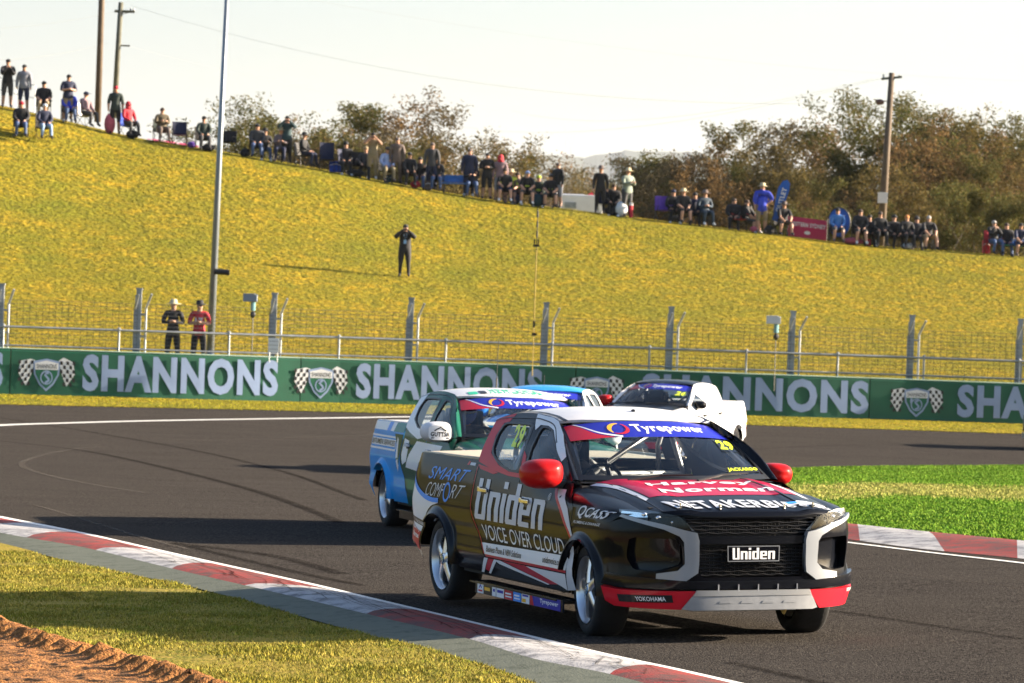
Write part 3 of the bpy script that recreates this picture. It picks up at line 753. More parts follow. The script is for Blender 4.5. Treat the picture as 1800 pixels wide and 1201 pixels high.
def along(px):      # fraction along the kerb of a photo column
    best = min(range(401), key=lambda i: abs((lambda p: p[0])(between(kin, kout, i/400, .0))/max(1, between(kin, kout, i/400, 0)[1])*F_PX+900-.035*420-px)); return best/400
def along_o(px):
    best = min(range(401), key=lambda i: abs((between(kin, kout, i/400, 1.))[0]/max(1, between(kin, kout, i/400, 1)[1])*F_PX+900-.035*450-px)); return best/400
bI = [0.0]+[along(v) for v in (-230, -150, -70, 40, 132, 275, 372, 580, 735, 953, 1163, 1420)]+[1.0]
bO = [0.0]+[along_o(v) for v in (-330, -240, -160, -40, 39, 160, 299, 425, 640, 823, 1075, 1330)]+[1.0]
for i in range(len(bI)-1):
    uv = []; T = []; n = max(3, int((bI[i+1]-bI[i])*160)); nv = 6
    for q in range(n+1):
        for r in range(nv+1):
            v_ = r/nv; a0 = lerp(bI[i], bO[i], v_); a1 = lerp(bI[i+1], bO[i+1], v_); uv.append((lerp(a0, a1, q/n), lerp(.12, 1, v_)))
    for q in range(n):
        for r in range(nv): T.append((q*(nv+1)+r, (q+1)*(nv+1)+r, (q+1)*(nv+1)+r+1, q*(nv+1)+r+1))
    put('kerb_block', uv, T, kf, M['kerb_white' if i % 2 == 0 else 'kerb_red'], kerb, UPV)
def band(name, A, B, prof, m_, parent=None, n=150, nv=2, b0=0, b1=1):
    f = kerbf(A, B, prof); uv = [(q/n, lerp(b0, b1, r/nv)) for q in range(n+1) for r in range(nv+1)]
    T = [(q*(nv+1)+r, (q+1)*(nv+1)+r, (q+1)*(nv+1)+r+1, q*(nv+1)+r+1) for q in range(n) for r in range(nv)]
    return put(name, uv, T, f, m_, parent, UPV)
band('edge_line', kin, kout, kp, M['line_white'], kerb, b0=-.03, b1=.12)
band('concrete_apron', kout, kap, lambda b: .03*(1-b)+.012, M['concrete'], kerb)
# verge and dirt
dl = smoothline(gp([(-400, 1030), (-180, 1065), (0, 1102), (89, 1132), (163, 1152), (233, 1168), (330, 1194), (480, 1245), (700, 1330)]), 6)
far_l = [(-70, kap[0][1]+8), (-70, -12), (8, -12)]
vz = lambda x, y: gz(x, y)+.012+.02*noise.noise((x*1.2, y*1.2, 3))
struct(sheet('verge', kap+[(8, -12), (-70, -12), (-70, kap[0][1]+14)], M['verge_soil'], 0, .7, vz))
def dz_(x, y):
    # distance to the grass edge line, rut ridge of crumbled clods beside it
    bd = 9; al = 0; L = 0
    for (a, b) in zip(dl, dl[1:]):
        vx, vy = b[0]-a[0], b[1]-a[1]; l2 = vx*vx+vy*vy; t = max(0, min(1, ((x-a[0])*vx+(y-a[1])*vy)/l2)); d = math.hypot(x-a[0]-vx*t, y-a[1]-vy*t)
        if d < bd: bd = d; al = L+t*math.sqrt(l2)
        L += math.sqrt(l2)
    s = (al*5.2) % 1; r = math.exp(-((bd-.17)/.085)**2)*((.075+.05*noise.noise((al*2.3, 1, 4)))*max(0, 1-abs(s-.35)*2.6)) + .04*math.exp(-((bd-.07)/.08)**2)
    return vz(x, y)+.014+r+.018*noise.noise((x*9, y*9, 0))+.010*noise.noise((x*30, y*30, 0))
near = [p for p in dl if -5.5 < p[0] < 1.5]
struct(sheet('dirt', near+[(near[-1][0], 19.5), (-5.6, 19.5), (-5.6, near[0][1])], M['dirt'], 0, .045, dz_))

# infield grass island with its kerb
it = [(-1, -1)]
itop = gp([(2300, 815), (1800, 823), (1560, 825), (1380, 829), (1230, 838), (1120, 850), (1060, 864), (1050, 874)])
kbk = gp([(1050, 874), (1120, 884), (1250, 900), (1477, 928.5), (1600, 942), (1800, 962), (2000, 988), (2300, 1030)])
kfr = gp([(1020, 884), (1110, 900), (1250, 918), (1478, 947), (1634, 967), (1800, 983), (2000, 1010), (2300, 1056)])
itop_s, kbk_s, kfr_s = smoothline(itop, 6), smoothline(kbk, 8), smoothline(kfr, 8)
izf = lambda x, y: gz(x, y)+.06
struct(sheet('infield', itop_s[:-1]+kbk_s, M['infield_soil'], 0, .8, izf))
k2 = tag(empty('kerb'), 'raised red and white kerb round the bright green infield grass', 'kerb')
k2p = curve([0, .15, .45, .8, 1], [.065, .08, .075, .025, .004]); k2f = kerbf(kbk_s, kfr_s, k2p)
b2 = [0, .1, .2, .3, .40, .455, .595, .705, .80, .9, 1.0]
for i in range(len(b2)-1):
    uv = []; T = []; n = 10; nv = 8
    for q in range(n+1):
        for r in range(nv+1): uv.append((lerp(b2[i], b2[i+1], q/n), r/nv))
    for q in range(n):
        for r in range(nv): T.append((q*(nv+1)+r, (q+1)*(nv+1)+r, (q+1)*(nv+1)+r+1, q*(nv+1)+r+1))
    put('kerb_block', uv, T, k2f, M['kerb_red' if i % 2 == 0 else 'kerb_white'], k2, UPV)
def gline(name, pts, w, m_, dz=.006, n=6):
    P = smoothline(gp(pts), n) if len(pts) > 2 else dense(gp(pts), .8)
    return struct(strip(name, P, w, lambda x, y: Vector((x, y, gz(x, y))), m_, None, UPV, dz))
gline('edge_line', [(1020, 890), (1110, 906), (1250, 924), (1480, 953), (1634, 972), (1800, 991), (2000, 1018), (2300, 1064)], .10, M['line_white'])
gline('edge_line', [(2300, 812), (1800, 820), (1560, 822), (1380, 825), (1230, 833), (1110, 845), (1030, 862)], .22, M['line_white'])
gline('track_line', [(-120, 756), (0, 748), (120, 744), (250, 740.5), (450, 737), (600, 735), (740, 733), (900, 733)], .30, M['line_white'])
gline('edge_line', [(-300, 707), (0, 713.5), (600, 727), (1313, 750), (1800, 766), (2200, 778)], .22, M['scuff_pale'])
# far grass strip
wall_base = gp([(-1600, 672), (-900, 668), (-400, 682), (0, 693), (300, 701.5), (600, 709), (950, 719), (1313, 731), (1600, 739.5), (1800, 746), (2200, 758), (2800, 775)])
edge_far = gp([(-1600, 690), (-900, 690), (-400, 702), (0, 711.5), (300, 718), (600, 725), (950, 735), (1313, 747.5), (1600, 757), (1800, 763.5), (2200, 776), (2800, 793)])
struct(sheet('far_verge', smoothline(edge_far, 4)+smoothline([(x, y+1) for x, y in wall_base], 4)[::-1], M['hill_grass'], .012, 1.5))

# marks left by tyres
for nm, w, mname, pts in [
    ('tyre_mark', .10, 'scuff_pale', [(180, 783), (110, 793), (55, 806), (38, 818), (70, 832), (150, 850), (260, 868)]),
    ('tyre_mark', .16, 'scuff_pale', [(310, 776), (450, 772), (600, 767), (735, 763)]),
    ('tyre_mark', .06, 'scuff_pale', [(0, 885), (60, 889), (150, 915), (260, 948), (330, 966)]),
    ('tyre_mark', .07, 'scuff_pale', [(160, 921), (300, 921), (365, 916)]),
    ('tyre_mark', .10, 'rubber_mark', [(330, 960), (430, 985), (560, 1015), (640, 1030)]),
    ('tyre_mark', .14, 'rubber_mark', [(300, 955), (480, 978), (600, 1010)]),
    ('tyre_mark', .035, 'scuff_pale', [(1480, 991), (1620, 995), (1800, 999), (1900, 1002)]),
    ('tyre_mark', .04, 'scuff_pale', [(1470, 995), (1560, 1005), (1650, 1018), (1800, 1034)]),
    ('tyre_mark', .035, 'scuff_pale', [(1480, 1028), (1560, 1027), (1700, 1031), (1800, 1037)]),
    ('tyre_mark', .035, 'scuff_pale', [(1640, 1015), (1720, 1017), (1820, 1020)]),
    ('tyre_mark', .08, 'rubber_mark', [(1460, 1074), (1570, 1090), (1680, 1107), (1800, 1125)]),
    ('tyre_mark', .10, 'rubber_mark', [(1280, 1165), (1370, 1185), (1450, 1203), (1520, 1222)]),
    ('tyre_mark', .035, 'scuff_pale', [(1425, 1154), (1520, 1143), (1640, 1132), (1745, 1122)]),
    ('tyre_mark', .12, 'rubber_mark', [(0, 735), (160, 760), (330, 790), (500, 830), (640, 880)]),
    ('tyre_mark', .15, 'rubber_mark', [(-50, 770), (160, 795), (400, 850), (600, 920)]),
    ('tyre_mark', .12, 'rubber_mark', [(1320, 790), (1500, 783), (1700, 786), (1850, 792)]),
    ('tyre_mark', .10, 'scuff_pale', [(1330, 760), (1500, 768), (1650, 775), (1800, 784)]),
    ('tyre_mark', .10, 'scuff_pale', [(0, 722), (200, 726), (420, 730), (600, 734)])]:
    gline(nm, pts, w, M[mname], .004+.0001*random.randint(1, 20))
for nm, q in (('tyre_mark', 0),):
    for k in range(9):
        y0 = 905+k*6; x0 = 200+k*60
    pass
# scuffs of rubber across the kerb
for k in range(44):
    a0 = random.uniform(.28, .80); P_ = [(a0+q*random.uniform(.012, .022), .2+.6*q/4+random.uniform(-.02, .02)) for q in range(5)]
    strip('rubber_scuff', smoothline(P_, 3), .0014+.003*random.random(), kf, M['rubber_mark'], kerb, UPV, .004)

# ================================================================== HILL
base_y = curve([p[0] for p in wall_base], [p[1] for p in wall_base])
cpx = [-2400, -1200, -400, 0, 100, 240, 300, 420, 560, 700, 850, 1000, 1130, 1300, 1500, 1700, 1800, 2200, 2900]
cpy = [-20, 20, 110, 183, 207, 240, 249, 269, 294, 321, 347, 366, 382, 402, 427, 442, 450, 500, 540]
YC = 150.
def cz(px, py):
    p = at(px, py, YC); return p.x, p.z
_cr = [cz(a, b) for a, b in zip(cpx, cpy)]
crest = curve([p[0] for p in _cr], [p[1] for p in _cr])
_g0 = .95**2.2; _s0 = 2.2*.95**1.2*.09; _gt = _g0+.5*_s0      # height fraction reached at the brow
crest = curve([p[0] for p in _cr], [.36+(p[1]-.36)/_gt for p in _cr])
def hill(x, y):
    yb = base_y(x)+.9; zb = .36; zc = crest(x)
    if y <= yb: return zb
    t = (y-yb)/(YC-yb); und = .10*noise.noise((x*.09, y*.09, 1))*min(1, 8*t)*max(0, 1-abs(t-.45)*1.9)
    if t < .95: return zb+(zc-zb)*t**2.2+und
    if t < 1.04:
        k = (t-.95)/.09; return zb+(zc-zb)*(_g0+_s0*(k-k*k*.5))
    return lerp(zb+(zc-zb)*_gt, -.6, sstep(0, 1, (y-(yb+1.04*(YC-yb))-2.5)/24))
hx = sorted(set(list(np.linspace(-110, -26, 40))+list(np.linspace(-25, 25, 110))+list(np.linspace(26, 75, 25))))
rows = [0, .004]+[i/90 for i in range(1, 91)]+[1+i/30 for i in range(1, 22)]
V = []; Fs = []
for r in rows:
    for x in hx:
        yb = base_y(x)+.35; y = yb+r*(YC-yb); V.append((x, y, hill(x, y) if r > 0 else -.5))
n = len(hx)
for j in range(len(rows)-1):
    for i in range(n-1): Fs.append((j*n+i, j*n+i+1, (j+1)*n+i+1, (j+1)*n+i))
me = pyd('embankment', V, Fs); me.shade_smooth(); struct(obj('embankment', me, M['hill_grass']))

def blades(name, pts, zf, m_, h, w, lean=.5, two=False):
    """pts Nx2 array -> one mesh of small upright tapering leaves"""
    n = len(pts); rs = np.random.RandomState(len(name)+n)
    z = np.array([zf(float(x), float(y)) for x, y in pts]); B = np.c_[pts, z]
    an = rs.rand(n)*2*PI; hh = h*(.5+rs.rand(n)); ww = w*(.6+.8*rs.rand(n)); ln = rs.rand(n)*lean*hh; la = rs.rand(n)*2*PI
    dx = np.cos(an)*ww/2; dy = np.sin(an)*ww/2
    A = B+np.c_[-dx, -dy, -.004*np.ones(n)]; C_ = B+np.c_[dx, dy, -.004*np.ones(n)]; Tp = B+np.c_[np.cos(la)*ln, np.sin(la)*ln, hh]
    co = np.stack([A, C_, Tp], 1).reshape(-1, 3)
    me = bpy.data.meshes.new(name); me.vertices.add(3*n); me.vertices.foreach_set('co', co.ravel().astype(np.float32))
    me.loops.add(3*n); me.loops.foreach_set('vertex_index', np.arange(3*n, dtype=np.int32)); me.polygons.add(n)
    me.polygons.foreach_set('loop_start', np.arange(0, 3*n, 3, dtype=np.int32)); me.update(calc_edges=True)
    o = obj(name, me, m_); o['kind'] = 'stuff'; return o
def gridz(zf, x0, x1, y0, y1, s):
    """quick lookup of a height function"""
    nx, ny = int((x1-x0)/s)+2, int((y1-y0)/s)+2
    G = np.array([[zf(x0+i*s, y0+j*s) for i in range(nx)] for j in range(ny)])
    def f(x, y):
        u = min(max((x-x0)/s, 0), nx-1.001); v = min(max((y-y0)/s, 0), ny-1.001); i, j = int(u), int(v); a, b = u-i, v-j
        return (G[j, i]*(1-a)+G[j, i+1]*a)*(1-b)+(G[j+1, i]*(1-a)+G[j+1, i+1]*a)*b
    return f
def polymask(P, poly):
    x, y = P[:, 0], P[:, 1]; c = np.zeros(len(P), bool); j = len(poly)-1
    for i in range(len(poly)):
        xi, yi = poly[i]; xj, yj = poly[j]; m1 = (yi > y) != (yj > y)
        with np.errstate(divide='ignore', invalid='ignore'): m2 = x < (xj-xi)*(y-yi)/(yj-yi)+xi
        c ^= (m1 & m2); j = i
    return c
def scatter(n, x0, x1, y0, y1, poly=None, near=0):
    P = np.random.rand(n, 2); P[:, 0] = x0+(x1-x0)*P[:, 0]; P[:, 1] = y0+(y1-y0)*P[:, 1]
    return P if poly is None else P[polymask(P, poly)]
def clump(P, sc, thr):
    k = np.array([noise.noise((float(x)*sc, float(y)*sc, 0)) for x, y in P]); return P[k > thr+np.random.randn(len(P))*.15]
# embankment grass
P = np.random.rand(300000, 2); yy = 92+P[:, 1]*60; xx = (P[:, 0]*2-1)*(yy*.145+1); P = np.c_[xx, yy]
by = np.interp(P[:, 0], [p[0] for p in wall_base], [p[1] for p in wall_base]); P = P[P[:, 1] > by+.95]
hz_ = gridz(hill, -27, 27, 90, 156, .5)
blades('embankment_grass', P, hz_, M['hill_blade'], .015, .036, 1.6)
# verge
vpoly = kap+[(8, -12), (-70, -12), (-70, kap[0][1]+14)]
P = scatter(480000, -6, 2.5, 20.5, 36, vpoly); dpoly = near+[(near[-1][0], 19), (-5.6, 19), (-5.6, near[0][1])]
P = P[~polymask(P, dpoly)]; P = clump(P, 1.3, -.45)
blades('verge_grass', P, vz, M['verge_blade'], .016, .008, 1.5)
# infield
ip = itop_s[:-1]+kbk_s
P = scatter(640000, -1, 15, 33, 80, ip)
fp = 900+P[:, 0]/P[:, 1]*F_PX; P = P[(fp > 1080) & (fp < 2050)]
# the straw coloured band runs across the middle of the island
sy = np.interp(900+P[:, 0]/P[:, 1]*F_PX, [1080, 1500, 1650, 2050], [ground(1400, 868).y, ground(1500, 872).y, ground(1650, 872).y, ground(1800, 868).y])
wv = np.array([noise.noise((float(x)*.6, float(y)*.35, 7)) for x, y in P]); isb = np.abs(P[:, 1]-sy+wv*2.5) < 3.0+.8*np.random.randn(len(P))
blades('infield_grass', P[~isb], izf, M['infield_blade'], .020, .022, 1.4)
blades('dry_grass', P[isb], izf, M['straw_blade'], .026, .022, 1.3)
# far verge
P = scatter(110000, -15, 17, 82, 108, smoothline(edge_far, 4)+smoothline(wall_base, 4)[::-1])
blades('far_verge_grass', P, gz, M['strip_blade'], .022, .045, 1.3)

# ================================================================== WALL, FENCE
wb = smoothline(wall_base, 6)
wl = [0]
for a, b in zip(wb, wb[1:]): wl.append(wl[-1]+math.dist(a, b))
wxf = lambda s: float(np.interp(s, wl, [p[0] for p in wb])); wyf = lambda s: float(np.interp(s, wl, [p[1] for p in wb]))
def s_of_px(px):
    best = min(range(0, 4001), key=lambda i: abs(900+wxf(wl[-1]*i/4000)/wyf(wl[-1]*i/4000)*F_PX-(px+4))); return wl[-1]*best/4000
WH = lambda x: 1.135-.0035*(x+11)
def wallf(s, v, d=0):
    x, y = wxf(s), wyf(s); dx, dy = wxf(s+.3)-wxf(s-.3), wyf(s+.3)-wyf(s-.3); l = math.hypot(dx, dy)
    return Vector((x+dy/l*d, y-dx/l*d, gz(x, y)+v*WH(x)))
mat_wall = mat('wall_green', (.003, .085, .045), .6, vary=.12, scale=2); mat_conc = M['concrete']
wall = tag(empty('barrier_wall'), 'long green concrete barrier wall with SHANNONS lettering beyond the track', 'wall')
seams = [-1500, -1000, -500, 17, 527, 1010, 1528, 2040, 2560]
ss = [s_of_px(p) for p in seams]
for a, b in zip(ss, ss[1:]):
    a += .012; b -= .012; n = max(2, int((b-a)/1.0)); Vv = []; Ff = []
    for i in range(n+1):
        s = lerp(a, b, i/n)
        for v, d in ((-.1, .02), (.96, .0), (1, -.03), (1, -.25), (-.1, -.3)): Vv.append(wallf(s, v, d))
    for i in range(n):
        for k in range(4): Ff.append((i*5+k, (i+1)*5+k, (i+1)*5+k+1, i*5+k+1))
    Ff += [(0, 1, 2, 3, 4), tuple(n*5+k for k in (4, 3, 2, 1, 0))]
    me = pyd('wall_panel', Vv, Ff); obj('wall_panel', me, mat_wall, wall)
    MB().tube([wallf(lerp(a, b, i/8), 1.0, -.02)+Vector((0, 0, .012)) for i in range(9)], .016, 5).build('capping', mat('capping', (.35, .5, .42), .5), wall)
M['wlet'] = mat('banner_letters', (.23, .31, .50), .5, vary=.08, scale=2); M['wblack'] = mat('banner_black', (.012, .012, .015), .5); M['wwhite'] = mat('banner_white', (.62, .64, .68), .5); M['wgrn'] = mat('banner_green', (.004, .10, .055), .5)
wO = Vector((0, -1, 0)); wF = lambda s, v: wallf(s, v, .028)
def banner(x0, x1, lx, hide=False):
    s0, s1 = s_of_px(x0), s_of_px(x1)
    text('lettering', 'SHANNONS', rectq(s0, .12, s1, .94), wF, M['wlet'], wall, wO, off=.005, bold=.045, cut=(10, 1))
def shield(pxc):
    s = s_of_px(pxc); k = .82
    def g_(x, y): return (s+x*k, .5+y*k)
    out = [g_(-.42, .30), g_(0, .38), g_(.42, .30), g_(.38, -.05), g_(.22, -.32), g_(0, -.50), g_(-.22, -.32), g_(-.38, -.05)]
    inn = [g_(-.36, .25), g_(0, .33), g_(.36, .25), g_(.33, -.04), g_(.19, -.27), g_(0, -.43), g_(-.19, -.27), g_(-.33, -.04)]
    e = panel('shield_crest', out, wF, M['wlet'], wall, wO, .3, off=.010)
    panel('shield_field', inn, wF, M['wgrn'], e, wO, .3, off=.014)
    panel('shield_band', [g_(-.36, .25), g_(0, .33), g_(.36, .25), g_(.35, .08), g_(-.35, .08)], wF, M['wwhite'], e, wO, .3, off=.018)
    text('lettering', 'SHANNONS', (g_(-.31, .11), g_(.31, .11), g_(.31, .235), g_(-.31, .235)), wF, M['wblack'], e, wO, off=.022, bold=.01)
    ring = lambda r, q=1.: [g_(r*math.cos(R(a)), -.13+r*q*math.sin(R(a))) for a in range(0, 360, 20)]
    panel('crest_ring', [ring(.19), ring(.155)], wF, M['wlet'], e, wO, .2, off=.02)
    strip('crest_curve', smoothline([g_(.06, .0), g_(-.05, -.04), g_(.03, -.13), g_(.07, -.20), g_(-.04, -.27)], 4), .045, wF, M['wlet'], e, wO, .02)
    for sg in (-1, 1):      # chequered flags either side
        f0 = panel('chequered_flag', [g_(sg*.50+sg*.0, .42 if sg > 0 else .36), g_(sg*.80, .30 if sg > 0 else .30), g_(sg*.86, -.02), g_(sg*.62, -.36), g_(sg*.48, -.08), g_(sg*.36, .33)], wF, M['wwhite'], wall, wO, .3, off=.008)
        for i in range(5):
            for j in range(6):
                if (i+j) % 2: continue
                x, y = sg*(.40+.095*i), .33-.115*j
                if y < -.36+.55*abs(abs(x)-.62) or abs(x) > .84 or (abs(x) < .47 and y < -.04): continue
                panel('flag_check', [g_(x, y), g_(x+sg*.085, y-.015), g_(x+sg*.09, y-.115), g_(x+sg*.005, y-.10)], wF, M['wblack'], f0, wO, .5, off=.012)
banner(143, 487, 0); banner(624, 952, 0); banner(1126, 1526, 0); banner(1682, 2040, 0); banner(-345, 3, 0); banner(-860, -500, 0)
for px in (80, 562, 1047, 1610, 2110, -420): shield(px)

# debris fence
M['galv'] = mat('galvanised', (.30, .32, .34), .45, metal=.6, vary=.2, scale=6); M['wire'] = mat('fence_wire', (.08, .08, .075), .5, metal=.5)
fence = tag(empty('debris_fence'), 'tall grey wire debris fence on bent top posts behind the green wall', 'fence')
ppx = [-730, -480, -240, 3, 247, 490, 727, 962, 1179, 1400, 1609, 1800, 2010]
fb = lambda s: wallf(s, 0, -.55)
fs_ = [s_of_px(p-2) for p in ppx]; lean = -.0
ptop = 2.72
for s in fs_:
    b = fb(s); zt = gz(b.x, b.y)
    p = MB(); p.box((b.x, b.y, zt+ptop*.5+.05), (.13, .12, ptop-.1)); p.box((b.x-.075, b.y-.0, zt+1.0+.85), (.03, .14, 1.45)); p.box((b.x, b.y, zt+ptop+.02), (.16, .15, .05))
    pr = p.build('post', M['galv'], fence)
    MB().tube([(b.x+.19, b.y-.05, zt+1.0), (b.x+.19, b.y-.05, zt+2.25), (b.x+.34, b.y-.28, zt+2.62)], .028, 6).build('bent_arm', M['galv'], pr)
    MB().tube([(b.x-.10, b.y-.05, zt+1.0), (b.x-.10, b.y-.05, zt+2.2), (b.x+.02, b.y-.30, zt+2.60)], .022, 6).build('bent_arm', M['galv'], pr)
    MB().box((b.x+.09, b.y-.05, zt+1.55), (.22, .05, .04)).box((b.x+.09, b.y-.05, zt+2.1), (.22, .05, .04)).build('bracket', M['galv'], pr)
w = MB(); sa, sb = s_of_px(-500), s_of_px(2000)
H0, H1 = 1.05, 2.36
for k in range(15):
    v = lerp(H0, H1, k/14); w.tube([fb(lerp(sa, sb, i/40))+Vector((0, -.06, v)) for i in range(41)], .0060, 3, caps=False)
nn = int((sb-sa)/.16)
for k in range(nn):
    q = fb(lerp(sa, sb, k/nn)); w.add([q+Vector((-.0035, -.065, H0)), q+Vector((.0035, -.065, H0)), q+Vector((.0035, -.065, H1)), q+Vector((-.0035, -.065, H1))], [(0, 1, 2, 3)])
o = w.build('fence_mesh', M['wire'], fence); o['kind'] = 'stuff'
# pipe handrail in front of the mesh
rail = tag(empty('handrail'), 'grey pipe handrail on short posts along the top of the green wall', 'railing')
rb = lambda s: wallf(s, 0, -.38)
for z_, r_ in ((1.665, .030), (1.20, .022)):
    MB().tube([rb(lerp(sa, sb, i/40))+Vector((0, 0, z_-.0016*wxf(lerp(sa, sb, i/40)))) for i in range(41)], r_, 6, caps=False).build('rail_pipe', M['galv'], rail, smooth='all')
for px in (-200, 5, 209, 407, 599, 785, 970, 1140, 1313, 1477, 1626, 1795):
    b = rb(s_of_px(px)); MB().tube([b+Vector((0, 0, 1.0)), b+Vector((0, 0, 1.70-.0016*b.x))], .028, 6).ell(tuple(b+Vector((0, 0, 1.70-.0016*b.x))), (.045, .045, .045), 8, 5).build('rail_post', M['galv'], rail)

# ================================================================== POLES, WIRES, SMALL FITTINGS
M['wood'] = mat('pole_wood', (.11, .08, .055), .85, vary=.25, scale=5, bump=.3); M['woodg'] = mat('pole_grey', (.10, .10, .075), .85, vary=.3, scale=5)
M['polesteel'] = mat('pole_steel', (.22, .25, .28), .4, metal=.5, vary=.1, scale=2)
def pole(name, label, b, h, r0, r1, m_, leanx=0.):
    t = tag(empty(name, b), label, 'pole'); MB().tube([(0, 0, -.4), (leanx*.5, 0, h*.5), (leanx, 0, h)], [r0, (r0+r1)/2, r1], 10).build('shaft', m_, t, smooth='all'); return t
b = at(172, 196, 152); p1 = pole('wooden_pole', 'plain brown wooden pole behind the leftmost seated spectators, out of the top of the photo', b, 6.5, .125, .11, M['wood'])
b = at(201, 190, 160); p2 = pole('power_pole', 'thin green grey power pole with a crossarm, beside the brown wooden pole', b, (190-13)/F_PX*160+.2, .115, .10, M['woodg'], .12)
zt = (190-20)/F_PX*160
MB().box((.28, 0, zt), (.80, .09, .10)).build('crossarm', M['woodg'], p2)
for x in (.52, .64): MB().tube([(x, 0, zt), (x, 0, zt+.14)], .035, 6).build('insulator', M['galv'], p2)
MB().box((.28, 0, zt-1.36), (.5, .06, .06)).build('bracket', M['woodg'], p2); MB().tube([(.13, 0, zt-.3), (.20, -.05, zt-.1), (.45, 0, zt-.04)], .015, 5).build('cable_loop', M['wire'], p2)
b = at(1548, 425, 156); p3 = pole('power_pole', 'tall wooden power pole with tilted crossarm and white sign before the right hand trees', b, (425-128)/F_PX*156, .16, .11, M['wood'], .20)
zt = (425-137)/F_PX*156
MB().box((.20, 0, zt), (.80, .09, .09), Matrix.Rotation(-R(8), 3, 'Y')).build('crossarm', M['woodg'], p3)
for x in (-.12, .5): MB().tube([(x, 0, zt), (x, 0, zt+.13)], .035, 6).build('insulator', M['galv'], p3)
MB().tube([(-.45, 0, zt-.86), (.15, 0, zt-.92)], .02, 5).ell((-.22, 0, zt-.95), (.17, .12, .12), 8, 6).add([(-.5, 0, zt-.84), (-.2, 0, zt-1.0), (-.1, 0, zt-.88)], [(0, 1, 2)]).build('lamp_fitting', mat('lamp_brown', (.10, .05, .04), .5), p3)
MB().box((.0, -.18, 1.70), (.38, .05, .42)).build('sign_board', mat('signwhite', (.7, .66, .64), .5), p3, bevel=.01)
wr = empty('power_lines'); tag(wr, 'thin overhead power lines crossing the pale sky', 'power lines')
M['cable'] = mat('cable', (.25, .25, .26), .6)
def wire(A, B, sag, r=.0045):
    A, B = Vector(A), Vector(B); MB().tube([A.lerp(B, i/16)-Vector((0, 0, sag*4*(i/16)*(1-i/16))) for i in range(17)], r, 4, caps=False).build('cable', M['cable'], wr)
wire(at(1534, 139, 156), at(900, 195, 330), 1.2); wire(at(1562, 135, 156), at(700, 195, 340), 2.0); wire(at(205, 20, 160), at(-300, 28, 150), .6); wire(at(190, 76, 160), at(-200, 90, 150), .5)
wire(at(1534, 180, 156), at(230, 10, 170), 1.3, .004); wire(at(205, 76, 160), at(900, 190, 320), .8, .0035); wire(at(520, -5, 160), at(1900, 145, 190), .7, .0035)
# the tall light mast near the fence
b = at(368, 640, 104); mast = pole('light_mast', 'tall slim grey steel mast near the fence, running out of the top of the photo', (b.x, b.y, .3), 11.5, .105, .045, M['polesteel'], .15)
MB().tube([(0, 0, .1), (0, 0, .42)], .15, 10).build('base_collar', mat('collar_blue', (.02, .10, .35), .4), mast)
zc = (640-477)/F_PX*104-.3+b.z; MB().tube([(.06, -.12, zc), (.45, -.12, zc-.02)], .075, 10).build('loudspeaker', M['trim'], mast)
b = at(936, 640, 101); yp = tag(empty('striped_pole', (b.x, b.y, b.z-.3)), 'very thin yellow pole with black fittings standing behind the fence', 'pole')
M['yel'] = mat('pole_yellow', (.34, .24, .03), .6)
L_ = (640-440)/F_PX*101; T_ = (640-366)/F_PX*101
MB().tube([(0, 0, 0), (.0, 0, L_+.3)], .013, 6).build('yellow_rod', M['yel'], yp)
MB().tube([(0, 0, L_+.3), (.0, 0, T_+.3)], .010, 6).build('top_rod', M['trim'], yp)
for k in range(3): MB().tube([(0, 0, T_+.02-.25*k+.2), (0, 0, T_-.13-.25*k+.2)], .022, 6).build('black_band', M['trim'], yp)
MB().box((-.01, 0, L_+.42), (.15, .06, .06)).box((-.06, 0, L_+.52), (.03, .03, .12)).box((.04, 0, L_+.52), (.03, .03, .12)).build('clamp', M['trim'], yp)
MB().box((.02, 0, 1.05), (.12, .07, .07)).build('clamp', M['trim'], yp); MB().box((0, 0, 1.3), (.05, .05, .16)).build('clamp', M['trim'], yp)
def cctv(px, py, lab, pale):
    b = at(px, 610, 103); z = (610-py)/F_PX*103; t = tag(empty('trackside_camera', (b.x, b.y, .3)), lab, 'camera'); z += b.z-.3
    mm = mat('camera_housing_pale' if pale else 'camera_housing', (.55, .57, .60) if pale else (.20, .24, .30), .4)
    MB().box((0, 0, z), (.36, .22, .19)).box((-.03, 0, z+.10), (.30, .24, .03)).build('housing', mm, t, bevel=.02)
    MB().tube([(.08, 0, z-.1), (.08, 0, z-.32)], .06, 8).build('bracket', mat('bracket_teal', (.15, .32, .34), .5), t); MB().ell((.08, 0, z-.42), (.07, .07, .09), 8, 6).build('dome', M['trim'], t)
    MB().tube([(.08, .10, 0), (.08, .10, z)], .012, 5).build('stem', M['wire'], t)
cctv(437, 524, 'dark grey camera housing on a thin stem behind the fence, right of the light mast', False); cctv(1358, 563, 'pale grey camera housing behind the fence, left of the seventh full fence post', True)
b = at(481, 607, 101.5); t = tag(empty('notice_board', (b.x, b.y, b.z-.18)), 'small white notice board low behind the fence beside a post', 'sign')
MB().box((0, 0, .18), (.27, .03, .36)).build('board', mat('notice_white', (.68, .70, .74), .5), t)
for i in range(3): MB().box((0, -.018, .08+.1*i), (.24, .006, .012)).build('ruled_line', M['galv'], t)
MB().tube([(-.1, .03, -.25), (-.1, .03, .3)], .012, 5).tube([(.1, .03, -.25), (.1, .03, .3)], .012, 5).build('stake', M['galv'], t)

